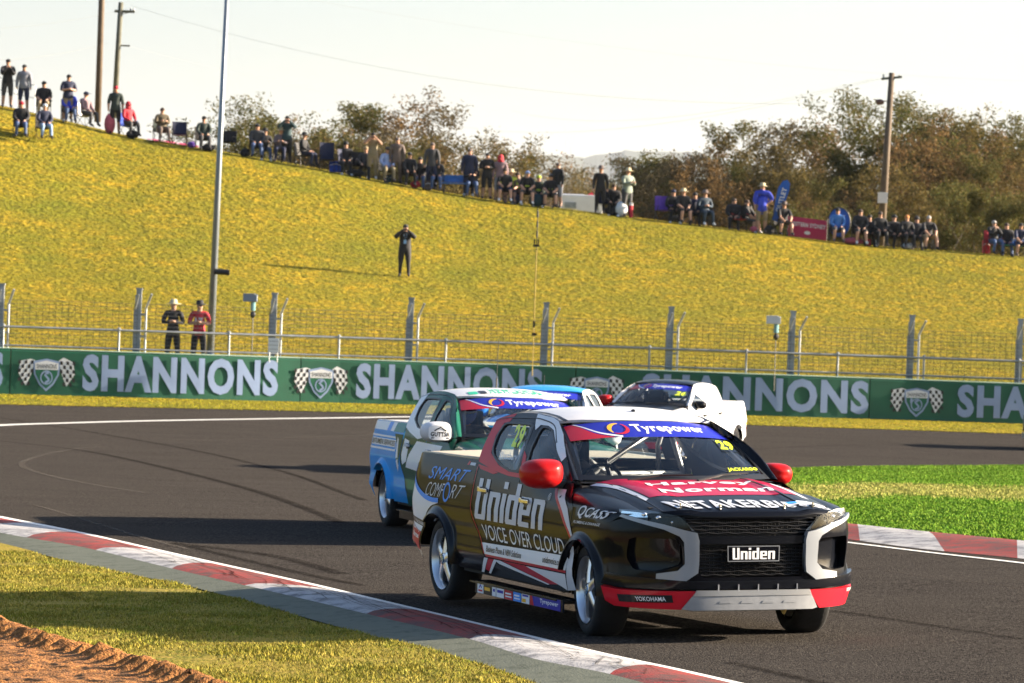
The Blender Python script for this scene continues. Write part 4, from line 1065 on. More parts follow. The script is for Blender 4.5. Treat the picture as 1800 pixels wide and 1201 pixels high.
# ================================================================== TREES
def leafmat(n, a, b):
    mt, t, p = nodes(n); p.inputs['Roughness'].default_value = .8; p.inputs['Specular IOR Level'].default_value = .1
    g = N(t, 'ShaderNodeNewGeometry'); mx = N(t, 'ShaderNodeMix', data_type='RGBA'); mx.inputs[6].default_value = (*a, 1); mx.inputs[7].default_value = (*b, 1)
    t.links.new(g.outputs['Random Per Island'], mx.inputs[0]); t.links.new(mx.outputs[2], p.inputs['Base Color'])
    tl = N(t, 'ShaderNodeBsdfTranslucent'); t.links.new(mx.outputs[2], tl.inputs[0]); ms = N(t, 'ShaderNodeMixShader'); ms.inputs[0].default_value = .30
    t.links.new(p.outputs[0], ms.inputs[1]); t.links.new(tl.outputs[0], ms.inputs[2]); t.links.new(ms.outputs[0], t.nodes['Material Output'].inputs[0]); M[n] = mt
leafmat('leaf_brown', (.22, .13, .05), (.06, .045, .022)); leafmat('leaf_olive', (.17, .12, .035), (.05, .048, .018)); leafmat('leaf_green', (.060, .075, .020), (.13, .10, .03)); leafmat('leaf_grey', (.085, .07, .04), (.13, .10, .05))
M['bark'] = mat('bark', (.17, .14, .11), .9, vary=.4, scale=3); M['barkd'] = mat('bark_dark', (.075, .06, .045), .9, vary=.4, scale=3)
def tree_mesh(seed, h, spread, lean, nleaf, lm, bm_, bare=False, low=.3):
    rs = random.Random(seed); tr_ = MB(); ends = []
    def limb(p, d, L, r, lev):
        pts = [p]; rr = [r]; n = 4
        for i in range(n):
            d = (d+Vector((rs.uniform(-.22, .22), rs.uniform(-.22, .22), rs.uniform(-.05, .18)))).normalized(); pts.append(pts[-1]+d*L/n); rr.append(r*(1-.16*(i+1)))
        tr_.tube(pts, rr, [7, 5, 4, 3, 3][lev], caps=False)
        if lev >= 2: ends.extend(pts[2:])
        if lev >= (4 if not bare else 3): ends.extend(pts[1:]); return
        k = rs.randint(2, 3)+(1 if lev == 0 else 0)
        for q in range(k):
            i = rs.randint(2, 4); a = rs.uniform(0, 2*PI); dd = (d*.75+Vector((math.cos(a)*spread, math.sin(a)*spread, rs.uniform(.0, .5)))).normalized(); limb(pts[i], dd, L*rs.uniform(.55, .8), rr[i]*.62, lev+1)
        if lev: ends.append(pts[-1])
    for q in range(rs.randint(1, 3)):
        a = rs.uniform(0, 6.28); limb(Vector((rs.uniform(-.3, .3), rs.uniform(-.3, .3), -.3)), Vector((lean+rs.uniform(-.2, .2), rs.uniform(-.2, .2), 1)).normalized(), h*.42, .16*h/10, 0)
    top = max(e.z for e in ends); k = h/top
    tm = pyd('trunk', [v*k for v in tr_.v], tr_.f); tm.materials.append(bm_); tm.shade_smooth()
    lf = None
    if nleaf:
        ends = [e*k for e in ends if e.z*k > h*low]
        E_ = np.array([tuple(e) for e in ends]); rn = np.random.RandomState(seed)
        w_ = rn.rand(len(E_))**1.5+.05; w_ /= w_.sum(); c = E_[rn.choice(len(E_), nleaf, p=w_)]
        c = c+np.clip(rn.randn(nleaf, 3), -1.7, 1.7)*np.array([.20, .20, .13])*h/10; s = (.025+.038*rn.rand(nleaf))*h/10
        a = rn.randn(nleaf, 3); a /= np.linalg.norm(a, axis=1)[:, None]; b2_ = np.cross(a, rn.randn(nleaf, 3)); b2_ /= np.linalg.norm(b2_, axis=1)[:, None]
        co = np.stack([c-a*s[:, None]*1.5, c+b2_*s[:, None]*.55, c+a*s[:, None]*1.5, c-b2_*s[:, None]*.55], 1).reshape(-1, 3)
        lf = bpy.data.meshes.new('crown'); lf.vertices.add(4*nleaf); lf.vertices.foreach_set('co', co.ravel().astype(np.float32)); lf.loops.add(4*nleaf)
        lf.loops.foreach_set('vertex_index', np.arange(4*nleaf, dtype=np.int32)); lf.polygons.add(nleaf); lf.polygons.foreach_set('loop_start', np.arange(0, 4*nleaf, 4, dtype=np.int32)); lf.update(calc_edges=True); lf.materials.append(lm)
    return tm, lf
TV = [tree_mesh(11, 11, .75, 0, 20000, M['leaf_olive'], M['bark'], low=.3), tree_mesh(23, 11, .6, .1, 17000, M['leaf_brown'], M['bark'], low=.3), tree_mesh(37, 12, .8, -.1, 20000, M['leaf_grey'], M['bark'], low=.25),
      tree_mesh(41, 13, .9, .05, 18000, M['leaf_green'], M['bark'], low=.45), tree_mesh(59, 11, .7, 0, 24000, M['leaf_green'], M['barkd'], low=.2)]
BT = [tree_mesh(71, 10, .22, 0, 0, None, M['bark'], True), tree_mesh(73, 10, .18, 0, 0, None, M['bark'], True)]
def tree(px, topy, Y, kind, label, group, base=-.6, wide=1.):
    x = at(px, 300, Y).x; H = at(px, topy, Y).z-base; tm, lf = kind; h0 = max(v.co.z for v in tm.vertices) if 'h' not in tm else tm['h']; tm['h'] = h0
    t = tag(empty('gum_tree' if lf else 'bare_tree', (x, Y, base), random.random()*6.28), label, 'tree', group); s = H/h0; t.scale = (s*wide, s*wide, s)
    obj('trunk', tm, None, t)
    if lf: obj('crown', lf, None, t)
gR = 'brown gum trees behind the right end of the hill'; gL = 'gum trees showing over the left half of the hill'; gF = 'small distant trees in the gap between the two groups'
rt = [(1205, 268, 205, 1), (1235, 238, 215, 0), (1290, 232, 205, 2), (1330, 236, 220, 1), (1378, 248, 210, 4), (1412, 240, 225, 2), (1450, 250, 200, 0), (1490, 214, 222, 1), (1535, 196, 205, 0), (1570, 214, 195, 1), (1600, 232, 215, 0),
      (1628, 184, 205, 3), (1690, 180, 208, 3), (1735, 196, 212, 3), (1640, 242, 200, 1), (1675, 236, 190, 0), (1720, 232, 205, 2), (1755, 250, 195, 1), (1790, 240, 210, 0), (1830, 262, 200, 1), (1350, 310, 188, 1), (1430, 300, 186, 0), (1610, 290, 182, 0), (1690, 290, 181, 4), (1520, 330, 178, 4)]
LM = [(545, 'the standing photographer in teal'), (575, 'the side-on dark hat'), (600, 'the high backed empty chair'), (630, 'the blue cooler box'), (655, 'the khaki binocular user'), (697, 'the standing brown shirt'), (735, 'the red bag and crate'), (790, 'the blue bench'), (824, 'the standing navy sweater'),
      (870, 'the folded arms and bare calves'), (905, 'the leftmost team shirt'), (940, 'the pale blue cap'), (970, 'the rightmost team shirt'), (1010, 'the white caravan'), (1040, 'the right end of the caravan'), (1060, 'the long black coat'), (1105, 'the sage green shirt'), (1130, 'the red and white post'), (1150, 'the gap left of the purple chair'), (1175, 'the purple chair'),
      (1205, 'the pale straw hat and bare knees'), (1235, 'the plaid blanket'), (1250, 'the right side of the plaid blanket'), (1290, 'the low sitting people'), (1330, 'the royal blue T-shirt'), (1350, 'the foot of the feather banner'), (1378, 'the top of the feather banner'), (1412, 'the left of the pink banner'), (1430, 'the middle of the pink banner'), (1450, 'the right of the pink banner'), (1480, 'the round blue banner'),
      (1490, 'the mid blue jacket'), (1520, 'the two buckets'), (1535, 'the left side of the power pole'), (1570, 'the right side of the power pole'), (1600, 'the ginger haired person'), (1610, 'the gap beside the ginger haired person'), (1640, 'the grey haired bare legged person'), (1675, 'the brow beyond the grey haired person'), (1690, 'the empty brow'), (1700, 'the empty stretch of brow'), (1720, 'the left of the red cooler'), (1755, 'the eating person'), (1770, 'the bright blue chair'), (1790, 'the last seated person in navy'), (1830, 'the far right edge')]
def tlab(px, k, Y, what): return '%s %s %s' % (['brown leafed', 'thin brown', 'grey olive', 'tall airy green', 'dark green'][k], what, min(LM, key=lambda q: abs(q[0]-px))[1])
for i, (px, ty, Y, k) in enumerate(rt): tree(px, ty-(24 if px < 1400 else 10), Y, TV[k], tlab(px, k, Y, 'gum tree in the front row above' if Y < 191 else 'gum tree rising highest above' if k == 3 else 'tall back row gum tree above'), gR, wide=1.0+.25*random.random())
lt = [(530, 235, 212, 4), (562, 225, 214, 1), (545, 205, 230, 3), (600, 212, 225, 4), (632, 208, 235, 4), (690, 186, 228, 1), (735, 196, 222, 2), (790, 228, 226, 1), (820, 262, 230, 0), (570, 240, 215, 2), (660, 245, 216, 0)]
for px, ty, Y, k in lt: tree(px, ty-20, Y, TV[k], tlab(px, k, Y, 'gum tree seen behind'), gL, wide=1.25)
ft = [(905, 290, 300, 4), (970, 282, 320, 4), (1010, 300, 290, 0), (1060, 296, 310, 2), (1105, 300, 300, 1), (1150, 308, 330, 4), (1175, 322, 300, 4), (1130, 322, 280, 1), (940, 310, 280, 1), (1040, 318, 275, 0), (870, 290, 290, 1)]
for px, ty, Y, k in ft: tree(px, ty, Y, TV[k], tlab(px, k, Y, 'small distant tree behind'), gF, wide=1.5)
for i, (px, ty) in enumerate([(876, 232), (897, 240), (915, 236), (940, 232), (998, 222), (1012, 250), (1030, 262), (1040, 264), (985, 268), (960, 262)]): tree(px, ty, 240+7*(i % 3), BT[i % 2], 'leafless sapling against the pale sky, %s from the left of the ten in the gap' % ['first', 'second', 'third', 'fourth', 'seventh', 'eighth', 'ninth', 'tenth', 'sixth', 'fifth'][i], 'bare saplings in the gap', wide=.8)
# distant woodland and ranges
rs = np.random.RandomState(5)
def ridge(name, Y, pts, m_, depth=900, kind='structure'):
    xs = [at(p[0], p[1], Y).x for p in pts]; zs = [at(p[0], p[1], Y).z for p in pts]; fz_ = curve(xs, zs); X = np.linspace(xs[0], xs[-1], 160); V = []; Fs = []
    for i, x in enumerate(X):
        n_ = (noise.noise((x*9/Y*10, 1, 0))+.5*noise.noise((x*30/Y*10, 1, 0)))*Y*.0012
        for q in range(6): V.append((x+(noise.noise((x*.01, q, 2)))*Y*.01, Y-depth*(1-q/5)*1.0, max(-1.5, (fz_(x)+n_)*((q/5)**.8) if q else -2)))
        V.append((x, Y+depth, -2))
    for i in range(159):
        for q in range(6): Fs.append((i*7+q, (i+1)*7+q, (i+1)*7+q+1, i*7+q+1))
    me = pyd(name, V, Fs); me.shade_smooth(); struct(obj(name, me, m_), kind)
ridge('hills', 12000, [(-700, 380), (0, 330), (500, 310), (800, 300), (900, 284), (980, 276), (1060, 272), (1120, 268), (1180, 266), (1250, 274), (1400, 300), (1700, 330), (2300, 360)], M['far_hill'], 2500)
ridge('hills', 7500, [(-700, 400), (300, 360), (700, 345), (850, 330), (900, 322), (960, 315), (1050, 312), (1150, 322), (1230, 316), (1500, 350), (2200, 400)], M['far_hill'], 1200)

# the air
q = MB().box((0, 12450, 497), (30000, 25300, 1000)).build('haze'); q['kind'] = 'stuff'
mt = bpy.data.materials.new('haze'); mt.use_nodes = True; nt_ = mt.node_tree; nt_.nodes.remove(nt_.nodes['Principled BSDF'])
pv = N(nt_, 'ShaderNodeVolumePrincipled'); pv.inputs['Density'].default_value = .00003; pv.inputs['Color'].default_value = (.86, .92, 1, 1); pv.inputs['Anisotropy'].default_value = .2
nt_.links.new(pv.outputs[0], nt_.nodes['Material Output'].inputs['Volume']); q.data.materials.append(mt)
def letters_uniden(name, q, f, mt, parent, out, off, g=.09):
    """blocky word built letter by letter as outlines on a surface; q = BL, BR, TR, TL"""
    G = []
    c = .07
    def n_(x): return [[(x, 0), (x+.36, 0), (x+.36, .66), (x+.64, .66), (x+.64, 0), (x+1, 0), (x+1, .73), (x+.93, .80), (x, .80)]]
    def m(pts, x): return [(x+a, b) for a, b in pts]
    G.append([m([(c, 0), (.95, 0), (1, .05), (1, 1.12), (.66, 1.12), (.66, .14), (.34, .14), (.34, 1.12), (0, 1.12), (0, .07)], 0)])
    G.append(n_(1.16)); G.append([m([(0, 0), (.36, 0), (.36, .80), (0, .80)], 2.32)]); G.append([m([(0, .93), (.36, .93), (.36, 1.12), (0, 1.12)], 2.32)])
    G.append([m([(.07, 0), (1, 0), (1, 1.12), (.64, 1.12), (.64, .80), (.07, .80), (0, .73), (0, .07)], 2.84), m([(.36, .14), (.64, .14), (.64, .66), (.36, .66)], 2.84)])
    G.append([m([(.07, 0), (.97, 0), (.97, .14), (.36, .14), (.36, .32), (1, .32), (1, .73), (.93, .80), (.07, .80), (0, .73), (0, .07)], 4.0), m([(.36, .46), (.66, .46), (.66, .66), (.36, .66)], 4.0)])
    G.append(n_(5.16)); Wt = 6.16
    bl, br, tr_, tl = q
    def mp(x, y):
        x /= Wt; y /= 1.12
        return (lerp(lerp(bl[0], br[0], x), lerp(tl[0], tr_[0], x), y), lerp(lerp(bl[1], br[1], x), lerp(tl[1], tr_[1], x), y))
    for gl in G: panel(name, [[mp(*p) for p in lp] for lp in gl], f, mt, parent, out, g, off=off)

def stick(name, pts, f, mt, parent, out, off=.003, g=.05): return panel(name, pts, f, mt, parent, out, g, off=off*.6)

def hero_decals(root, P):
    S = side(-1); O = outw(BODYC); D = M
    dr, rd, bd, fd, cb = P['doorR'], P['rdoorR'], P['bedR'], P['fenderR'], P['cabR']
    stick('white_panel', [(.985, .505), (1.07, .426), (2.712, .426), (2.745, .525)], S, D['dwhite'], root, O)
    stick('red_line', [(1.07, .426), (1.09, .408), (2.712, .408), (2.712, .426)], S, D['dred'], root, O)
    stick('white_flash', [(1.92, .40), (2.70, .40), (2.655, .285), (2.56, .305)], S, D['dwhite'], root, O, .005)
    stick('red_flash', [(1.42, .402), (1.90, .402), (2.50, .315), (2.32, .302)], S, D['dred'], root, O, .004)
    stick('white_flash', [(1.26, .40), (1.40, .40), (2.32, .302), (2.28, .296), (1.36, .375)], S, D['dwhite'], root, O, .006)
    stick('white_flash', [(1.05, .40), (1.13, .40), (.955, .285), (.90, .285)], S, D['dwhite'], root, O, .004)
    stick('red_flash', [(1.14, .40), (1.25, .40), (1.08, .30), (1.01, .312)], S, D['dred'], root, O, .004)
    stick('white_flash', [(1.26, .40), (1.33, .40), (1.10, .285), (1.06, .288)], S, D['dwhite'], root, O, .005)
    strip('red_line', smoothline([(.745, 1.05), (.748, .85), (.79, .70), (1.06, .43)], 6), .012, S, D['dred'], root, O, .004)
    # door lettering
    letters_uniden('lettering', ((.85, .672), (2.255, .672), (2.27, .965), (.86, .965)), S, D['dsilver'], root, O, .004)
    text('lettering', '®', rectq(2.29, .885, 2.34, .935), S, D['dsilver'], root, O, .004)
    text('lettering', 'VOICE OVER CLOUD', ((1.035, .530), (2.665, .530), (2.65, .640), (.985, .640)), S, D['dwhite'], root, O, .006, bold=-.002, cut=(36, 5))
    text('lettering', 'Business Phone & NBN Solutions', rectq(1.10, .445, 1.83, .49), S, D['dblack'], root, O, .006, bold=.01)
    text('lettering', 'unidenvoice.com', rectq(2.26, .45, 2.64, .495), S, D['dblack'], root, O, .006, bold=.01)
    ff = fend(-1)
    stick('red_stripe', [(2.33, .97), (2.385, .97), (2.62, .82), (2.78, .70), (2.84, .63), (2.83, .60), (2.74, .70), (2.55, .83)], S, D['dred'], root, O, .004)
    stick('white_stripe', [(2.385, .97), (2.53, .97), (2.70, .85), (2.80, .74), (2.86, .645), (2.84, .63), (2.78, .70), (2.62, .82)], S, D['dsilver'], root, O, .0045)
    stick('white_panel', [(2.75, .60), (2.84, .60), (2.83, .30), (2.66, .285), (2.72, .40)], S, D['dsilver'], root, O, .003)
    text('lettering', 'QCASS', ((2.88, .795), (3.40, .805), (3.52, .892), (2.90, .900)), ff, D['dsilver'], root, O, .009, bold=.02, cut=(24, 8), slant=.1)
    text('lettering', 'PLUMBING & DRAINAGE', ((2.85, .762), (3.33, .768), (3.34, .786), (2.86, .782)), ff, D['dsilver'], root, O, .004)
    # bed side
    a = arc(0, .29, .435, 96, 152, 8)
    sw = [(-.70, 1.0), (-.66, .94), (-.60, .885), (-.46, .815), (-.28, .768), (-.10, .752), (.03, .755)]
    sm_ = smoothline(sw, 4)
    stick('white_panel', sm_+[(.03, .735)]+a+[(-.755, .588), (-.775, .64), (-.755, .85)], S, D['dwhite'], root, O, .003)
    strip('blue_swoosh', sm_, .034, S, D['dsky'], root, O, .005)
    stick('red_panel', [(-.755, .586)]+[(-.384, .490)]+arc(0, .29, .435, 152, 172, 4)+[(-.50, .405), (-.72, .445), (-.83, .57)], S, D['dred'], root, O, .0035)
    bx = stick('black_panel', [(-.66, .618), (-.30, .575), (-.30, .53), (-.66, .572)], S, D['dblack'], root, O, .006)
    text('lettering', 'YOKOHAMA', ((-.52, .562), (-.33, .54), (-.33, .568), (-.52, .59)), S, D['dsilver'], bx, O, .009)
    text('lettering', 'Harvey', ((-.60, .515), (-.40, .487), (-.40, .525), (-.60, .552)), S, D['dwhite'], root, O, .007, bold=.03)
    text('lettering', 'Norman', ((-.56, .462), (-.42, .44), (-.42, .478), (-.56, .50)), S, D['dwhite'], root, O, .007, bold=.03)
    text('lettering', 'SMART', ((-.29, .905), (.54, .915), (.63, 1.01), (-.27, 1.0)), S, D['dsky'], root, O, .004, bold=.0, cut=(8, 3), slant=.06)
    text('lettering', 'COMF', ((-.30, .775), (.10, .78), (.13, .885), (-.28, .88)), S, D['dsilver'], root, O, .004, bold=-.01, cut=(5, 3), slant=.06)
    text('lettering', 'RT', ((.26, .785), (.45, .79), (.58, .892), (.30, .888)), S, D['dsilver'], root, O, .004, bold=-.01, slant=.06)
    ci = [(.185+.075*math.cos(R(x)), .825+.075*math.sin(R(x))) for x in range(0, 360, 15)]
    stick('ring', [ci, [(.185+.052*math.cos(R(x)), .825+.055*math.sin(R(x))) for x in range(0, 360, 15)]], S, D['dsky'], root, O, .005)
    stick('small_mark', [(.50, 1.045), (.545, 1.045), (.56, 1.07), (.53, 1.075)], S, D['dred'], root, O)
    stick('small_mark', [(.56, 1.045), (.68, 1.045), (.68, 1.066), (.57, 1.066)], S, D['dsilver'], root, O)
    # cab side colours
    stick('red_panel', [(.722, 1.08), (.705, 1.12), (.67, 1.21), (.637, 1.30), (.605, 1.38), (.67, 1.398), (.85, 1.432), (.90, 1.436), (.885, 1.375), (.80, 1.365), (.80, 1.27), (.90, 1.15), (1.16, 1.072), (1.40, 1.038), (1.655, 1.037), (1.66, 1.008), (1.42, 1.008), (1.05, 1.035)], S, D['pred'], cb, O, .003, .06)
    stick('white_frame', [(1.30, 1.45), (1.6, 1.433), (1.73, 1.412), (1.98, 1.33), (2.18, 1.24), (2.27, 1.185), (2.235, 1.15), (1.98, 1.272), (1.76, 1.35), (1.62, 1.376), (1.50, 1.377), (1.475, 1.34), (1.42, 1.37), (1.36, 1.41)], S, D['dwhite'], cb, O, .003, .06)
    stick('red_panel', [(1.535, 1.195), (1.63, 1.16), (1.70, 1.04), (1.645, 1.04)], S, D['pred'], cb, O, .004)
    stick('lower_red', [(.735, 1.06), (.98, 1.045), (1.20, 1.02), (1.10, 1.005), (.80, 1.03)], S, D['pred'], root, O, .0036)
    for (u, v) in ((.985, 1.0),):
        pass
    text('race_number', '29', ((1.24, 1.205), (1.43, 1.20), (1.30, 1.365), (1.08, 1.365)), S, D['dyellow'], root, O, .006, bold=.035, cut=(3, 3))
    text('lettering', 'Westbury', ((1.14, 1.105), (1.48, 1.10), (1.46, 1.17), (1.06, 1.17)), S, D['dsilver'], root, O, .006)
    SL = side(1)
    text('race_number', '29', ((1.40, 1.19), (1.15, 1.19), (1.0, 1.36), (1.28, 1.36)), SL, D['dyellow2'], root, O, .004, bold=.035)
    text('lettering', 'Westbury', ((1.5, 1.09), (1.1, 1.09), (1.1, 1.17), (1.5, 1.17)), SL, D['dsilver'], root, O, .004)
    # bonnet
    Hf = lambda x, y: hood(x, y); U = UPV
    rp = stick('red_panel', [(2.56, -.63), (2.50, -.3), (2.62, 0), (2.50, .3), (2.50, .62), (3.30, .56), (3.34, .3), (3.37, 0), (3.37, -.3), (3.36, -.55), (2.86, -.56)], Hf, D['pcrimson'], P['hood'], U, .003)
    text('lettering', 'Harvey', ((3.02, -.42), (2.96, .40), (2.76, .45), (2.84, -.38)), Hf, D['dwhite'], root, U, .006, bold=.035, cut=(24, 4))
    text('lettering', 'Norman', ((3.27, -.42), (3.22, .43), (3.04, .47), (3.10, -.39)), Hf, D['dwhite'], root, U, .006, bold=.035, cut=(24, 4))
    text('lettering', 'NETAKERBI', ((3.735, -.50), (3.755, .28), (3.55, .29), (3.53, -.54)), Hf, D['dsilver'], root, U, .009, bold=.028, cut=(40, 6))
    stick('pictogram', [(3.66, .31), (3.66, .62), (3.60, .63), (3.555, .60), (3.55, .44), (3.58, .43), (3.56, .32)], Hf, D['dsilver'], root, U, .005)
    stick('pictogram', [(3.63, .35), (3.63, .42), (3.59, .42), (3.58, .35)], Hf, D['dsky'], root, U, .007)
    for y in (.35, .44, .53, .60):
        stick('pictogram', [[(3.69+.028*math.cos(R(x)), y+.036*math.sin(R(x))) for x in range(0, 360, 30)], [(3.69+.013*math.cos(R(x)), y+.018*math.sin(R(x))) for x in range(0, 360, 30)]], Hf, D['dsilver'], root, U, .006)
    for sg in (-1, 1): stick('white_accent', [(2.60, sg*.685), (2.60, sg*.64), (2.84, sg*.58), (3.38, sg*.565), (3.42, sg*.60), (2.95, sg*.625)], Hf, D['dsilver'], root, U, .004)
    # screen
    tyrepower_band(root, P)
    bx = stick('number_panel', [(.66, .42), (.93, .42), (.955, .64), (.70, .64)], screen, M['paleglass'], root, O, .004)
    text('race_number', '29', ((.68, .45), (.90, .45), (.93, .62), (.71, .62)), screen, D['dyellow'], bx, O, .007, bold=.04)
    bx = stick('black_strip', [(.50, .10), (.945, .10), (.96, .18), (.52, .18)], screen, D['dblack'], root, O, .005)
    text('lettering', 'JACKAROO', ((.52, .112), (.93, .112), (.94, .168), (.53, .168)), screen, D['dyellow'], bx, O, .008, bold=.02)
    for sg in (-1, 1): strip('roof_gutter', [(x, sg*(.955-.02*(x > 1.7))) for x in (.62, .8, 1.0, 1.2, 1.4, 1.6, 1.7, 1.76)], .05, roofs, D['dblack'], P['roof'], UPV, .004)
    MB().ell((1.62, .02, roofs(1.62, .02).z+.004), (.03, .012, .012), 8, 5).build('roof_bolt', D['trim'], P['roof'])
    strip('bonnet_seam', [(u, -.60) for u in (0, .2, .4, .6, .8, 1)], .010, hoodf, D['dblack'], P['hood'], UPV, .003)
    strip('bonnet_crease', [(u, .44) for u in (0, .2, .4, .6, .8)], .022, hoodf, D['dblack'], P['hood'], UPV, .004)
    # plate
    OF = outw((3.0, 0, .6))
    pl = panel('number_plate', [(-.19, .560), (.19, .560), (.19, .665), (-.19, .665)], front, D['pblack'], root, OF, .1, off=.015, rim=.012)
    panel('plate_edge', [rectq(-.19, .560, .19, .665), rectq(-.184, .566, .184, .659)], front, D['dgrey'], pl, OF, .1, off=.017)
    letters_uniden('lettering', ((-.155, .575), (.155, .575), (.155, .652), (-.155, .652)), front, D['dwhite'], pl, OF, .019)
    bx = panel('black_panel', [(-.955, .292), (-.575, .292), (-.575, .342), (-.955, .342)], front, D['dblack'], root, OF, .05, off=.038)
    text('lettering', 'YOKOHAMA', rectq(-.82, .302, -.62, .332), front, D['dwhite'], bx, OF, .041, bold=.01, cut=(5, 1))
    text('lettering', 'YOKOHAMA', rectq(.80, .345, 1.02, .368), front, D['dwhite'], root, OF, .039, bold=.01, cut=(5, 1))
    # sponsor stickers on the side step
    Sf = lambda x, z: Vector((x, -.974, z)); OS = Vector((0, -1, 0))
    xs = [1.13, 1.27, 1.44, 1.53, 1.70, 1.88, 2.05, 2.22, 2.83]; cs = ['dwhite', 'dblack', 'dwhite', 'dwhite', 'dred', 'dsky', 'dwhite', 'dblue']
    for i in range(8):
        b = stick('sponsor_sticker', rectq(xs[i], .153, xs[i+1]-.012, .230), Sf, D[cs[i]], root, OS, .002, .3)
        x0, x1 = xs[i], xs[i+1]-.012
        if i == 0: stick('mark', [(x0+.03, .19), (x0+.063, .222), (x0+.10, .19), (x0+.08, .19), (x0+.063, .205), (x0+.05, .19)], Sf, D['dblue'], b, OS, .004); stick('mark', rectq(x0+.02, .165, x1-.02, .178), Sf, D['dred'], b, OS, .004)
        elif i == 1: stick('mark', rectq(x0+.01, .18, x1-.03, .205), Sf, D['dgold'], b, OS, .004)
        elif i in (2, 3): stick('mark', rectq(x0+.02, .185, x1-.015, .205), Sf, D['dblue'], b, OS, .004)
        elif i in (4, 5): stick('mark', rectq(x0+.02, .188, x1-.03, .20), Sf, D['dwhite'], b, OS, .004); stick('mark', rectq(x0+.02, .168, x1-.02, .178), Sf, D['dwhite'], b, OS, .004)
        elif i == 6: stick('mark', rectq(x0+.01, .160, x1-.07, .185), Sf, D['dgold'], b, OS, .004); stick('mark', rectq(x0+.02, .20, x1-.02, .214), Sf, D['dblue'], b, OS, .004)
        else:
            stick('mark', [(x0, .153), (x0+.08, .153), (x0+.04, .230), (x0, .230)], Sf, D['dred'], b, OS, .004)
            text('lettering', 'Tyrepower', rectq(x0+.20, .172, x1-.04, .212), Sf, D['dwhite'], b, OS, .004, bold=.02)

M['paleglass'] = glass('pale_film', (.8, .82, .85))
hero, HP = make_truck('race_ute', dict(body=M['pblack'], door=M['pblack'], bed=M['pblack'], roof=M['pwhite'], hood=M['pblack'], mirror=M['pmirror'], corner=M['pred'], cover=M['pcream'], rail=M['pcream']), (1.376, 27.641, 0), R(20.125), .0225)
tag(hero, 'glossy black race ute with white roof, red mirrors and white door lettering, leading the pack', 'race ute')
hero_decals(hero, HP)

def place_rear(px, py, D, yaw, sg=-1):
    p = at(px, py, D); h = Vector((math.sin(yaw), -math.cos(yaw), 0)); n = Vector((math.cos(yaw), math.sin(yaw), 0))
    c = p + h*3 - n*(.86*sg); return (c.x, c.y, p.z-.315)

# green ute right behind the leader
y2 = R(15.8)
t2, P2 = make_truck('race_ute', dict(body=M['pdgreen'], door=M['pdgreen'], bed=M['psky'], roof=M['pwhite'], cab=M['pdgreen'], pillar=M['pdgreen'], hood=M['pdgreen'], mirror=M['pwhite'], corner=M['pteal'], cover=M['pwhite'], flare=M['psky'], handle=M['dsilver']), place_rear(676.5, 871.7, 42, y2), y2, 0)
tag(t2, 'dark green race ute with sky blue tray and white roof, second behind the black one', 'race ute')
S = side(-1); O = outw(BODYC)
tyrepower_band(t2, P2)
stick('white_band', [(-.60, 1.085), (.45, 1.095), (.45, 1.0), (-.70, 1.0)], S, M['dwhite'], t2, O)
stick('teal_band', [(.34, 1.096), (.71, 1.098), (.71, 1.0), (.28, 1.0)], S, M['pteal'], t2, O, .005)
stick('blue_band', [(.03, 1.09), (.18, 1.092), (.14, 1.0), (-.01, 1.0)], S, M['dsky'], t2, O, .005)
fr_ = stick('white_frame', [rectq(-.74, .80, .50, .95), rectq(-.72, .82, .48, .93)], S, M['dwhite'], t2, O)
bx = stick('cream_panel', rectq(-.52, .84, .46, .915), S, M['dwhite'], t2, O, .004)
text('lettering', 'BITUMEN SERVICES', rectq(-.50, .852, .44, .905), S, M['dblack'], bx, O, .008, bold=.01, cut=(6, 1))
stick('green_panel', [(.36, .98), (.71, .98), (.715, .70), (.62, .62), (.55, .86)], S, M['pdgreen'], t2, O, .005)
stick('white_stripe', [(.50, .95), (.56, .93), (.70, .66), (.66, .60), (.60, .70)], S, M['dwhite'], t2, O, .006)
stick('white_panel', [(.72, 1.06), (.70, 1.11), (.637, 1.30), (.605, 1.38), (.66, 1.398), (.80, 1.42), (.80, 1.27), (.90, 1.15), (1.16, 1.072), (1.66, 1.037), (1.66, 1.0), (1.30, .96), (.90, 1.02)], S, M['dwhite'], P2['cabR'], O, .004, .06)
stick('white_panel', [(1.30, .94), (2.30, .93), (2.10, .62), (1.0, .66), (1.10, .80)], S, M['dwhite'], t2, O, .004)
stick('white_panel', [(.80, .95), (1.0, .93), (1.02, .72), (.86, .68), (.79, .78)], S, M['dwhite'], t2, O, .004)
stick('roof_square', rectq(1.62, -.78, 1.74, -.62), roofs, M['dgreen'], P2['roof'], UPV, .004); stick('roof_square', rectq(1.60, -.58, 1.74, -.46), roofs, M['dblack'], P2['roof'], UPV, .004)
text('lettering', 'NEWLANDS', ((1.74, -.40), (1.74, .55), (1.50, .5), (1.50, -.38)), roofs, M['dgreen'], P2['roof'], UPV, .004, bold=.03)
ant = MB().tube([(1.10, 0, 1.49), (1.10, 0, 1.60)], .008, 6).tube([(1.10, 0, 1.60), (1.12, 0, 2.0)], .003, 4).build('antenna', M['trim'], t2)
mf = lambda y, z: Vector((2.235, y, z)); OM = Vector((1, 0, 0))
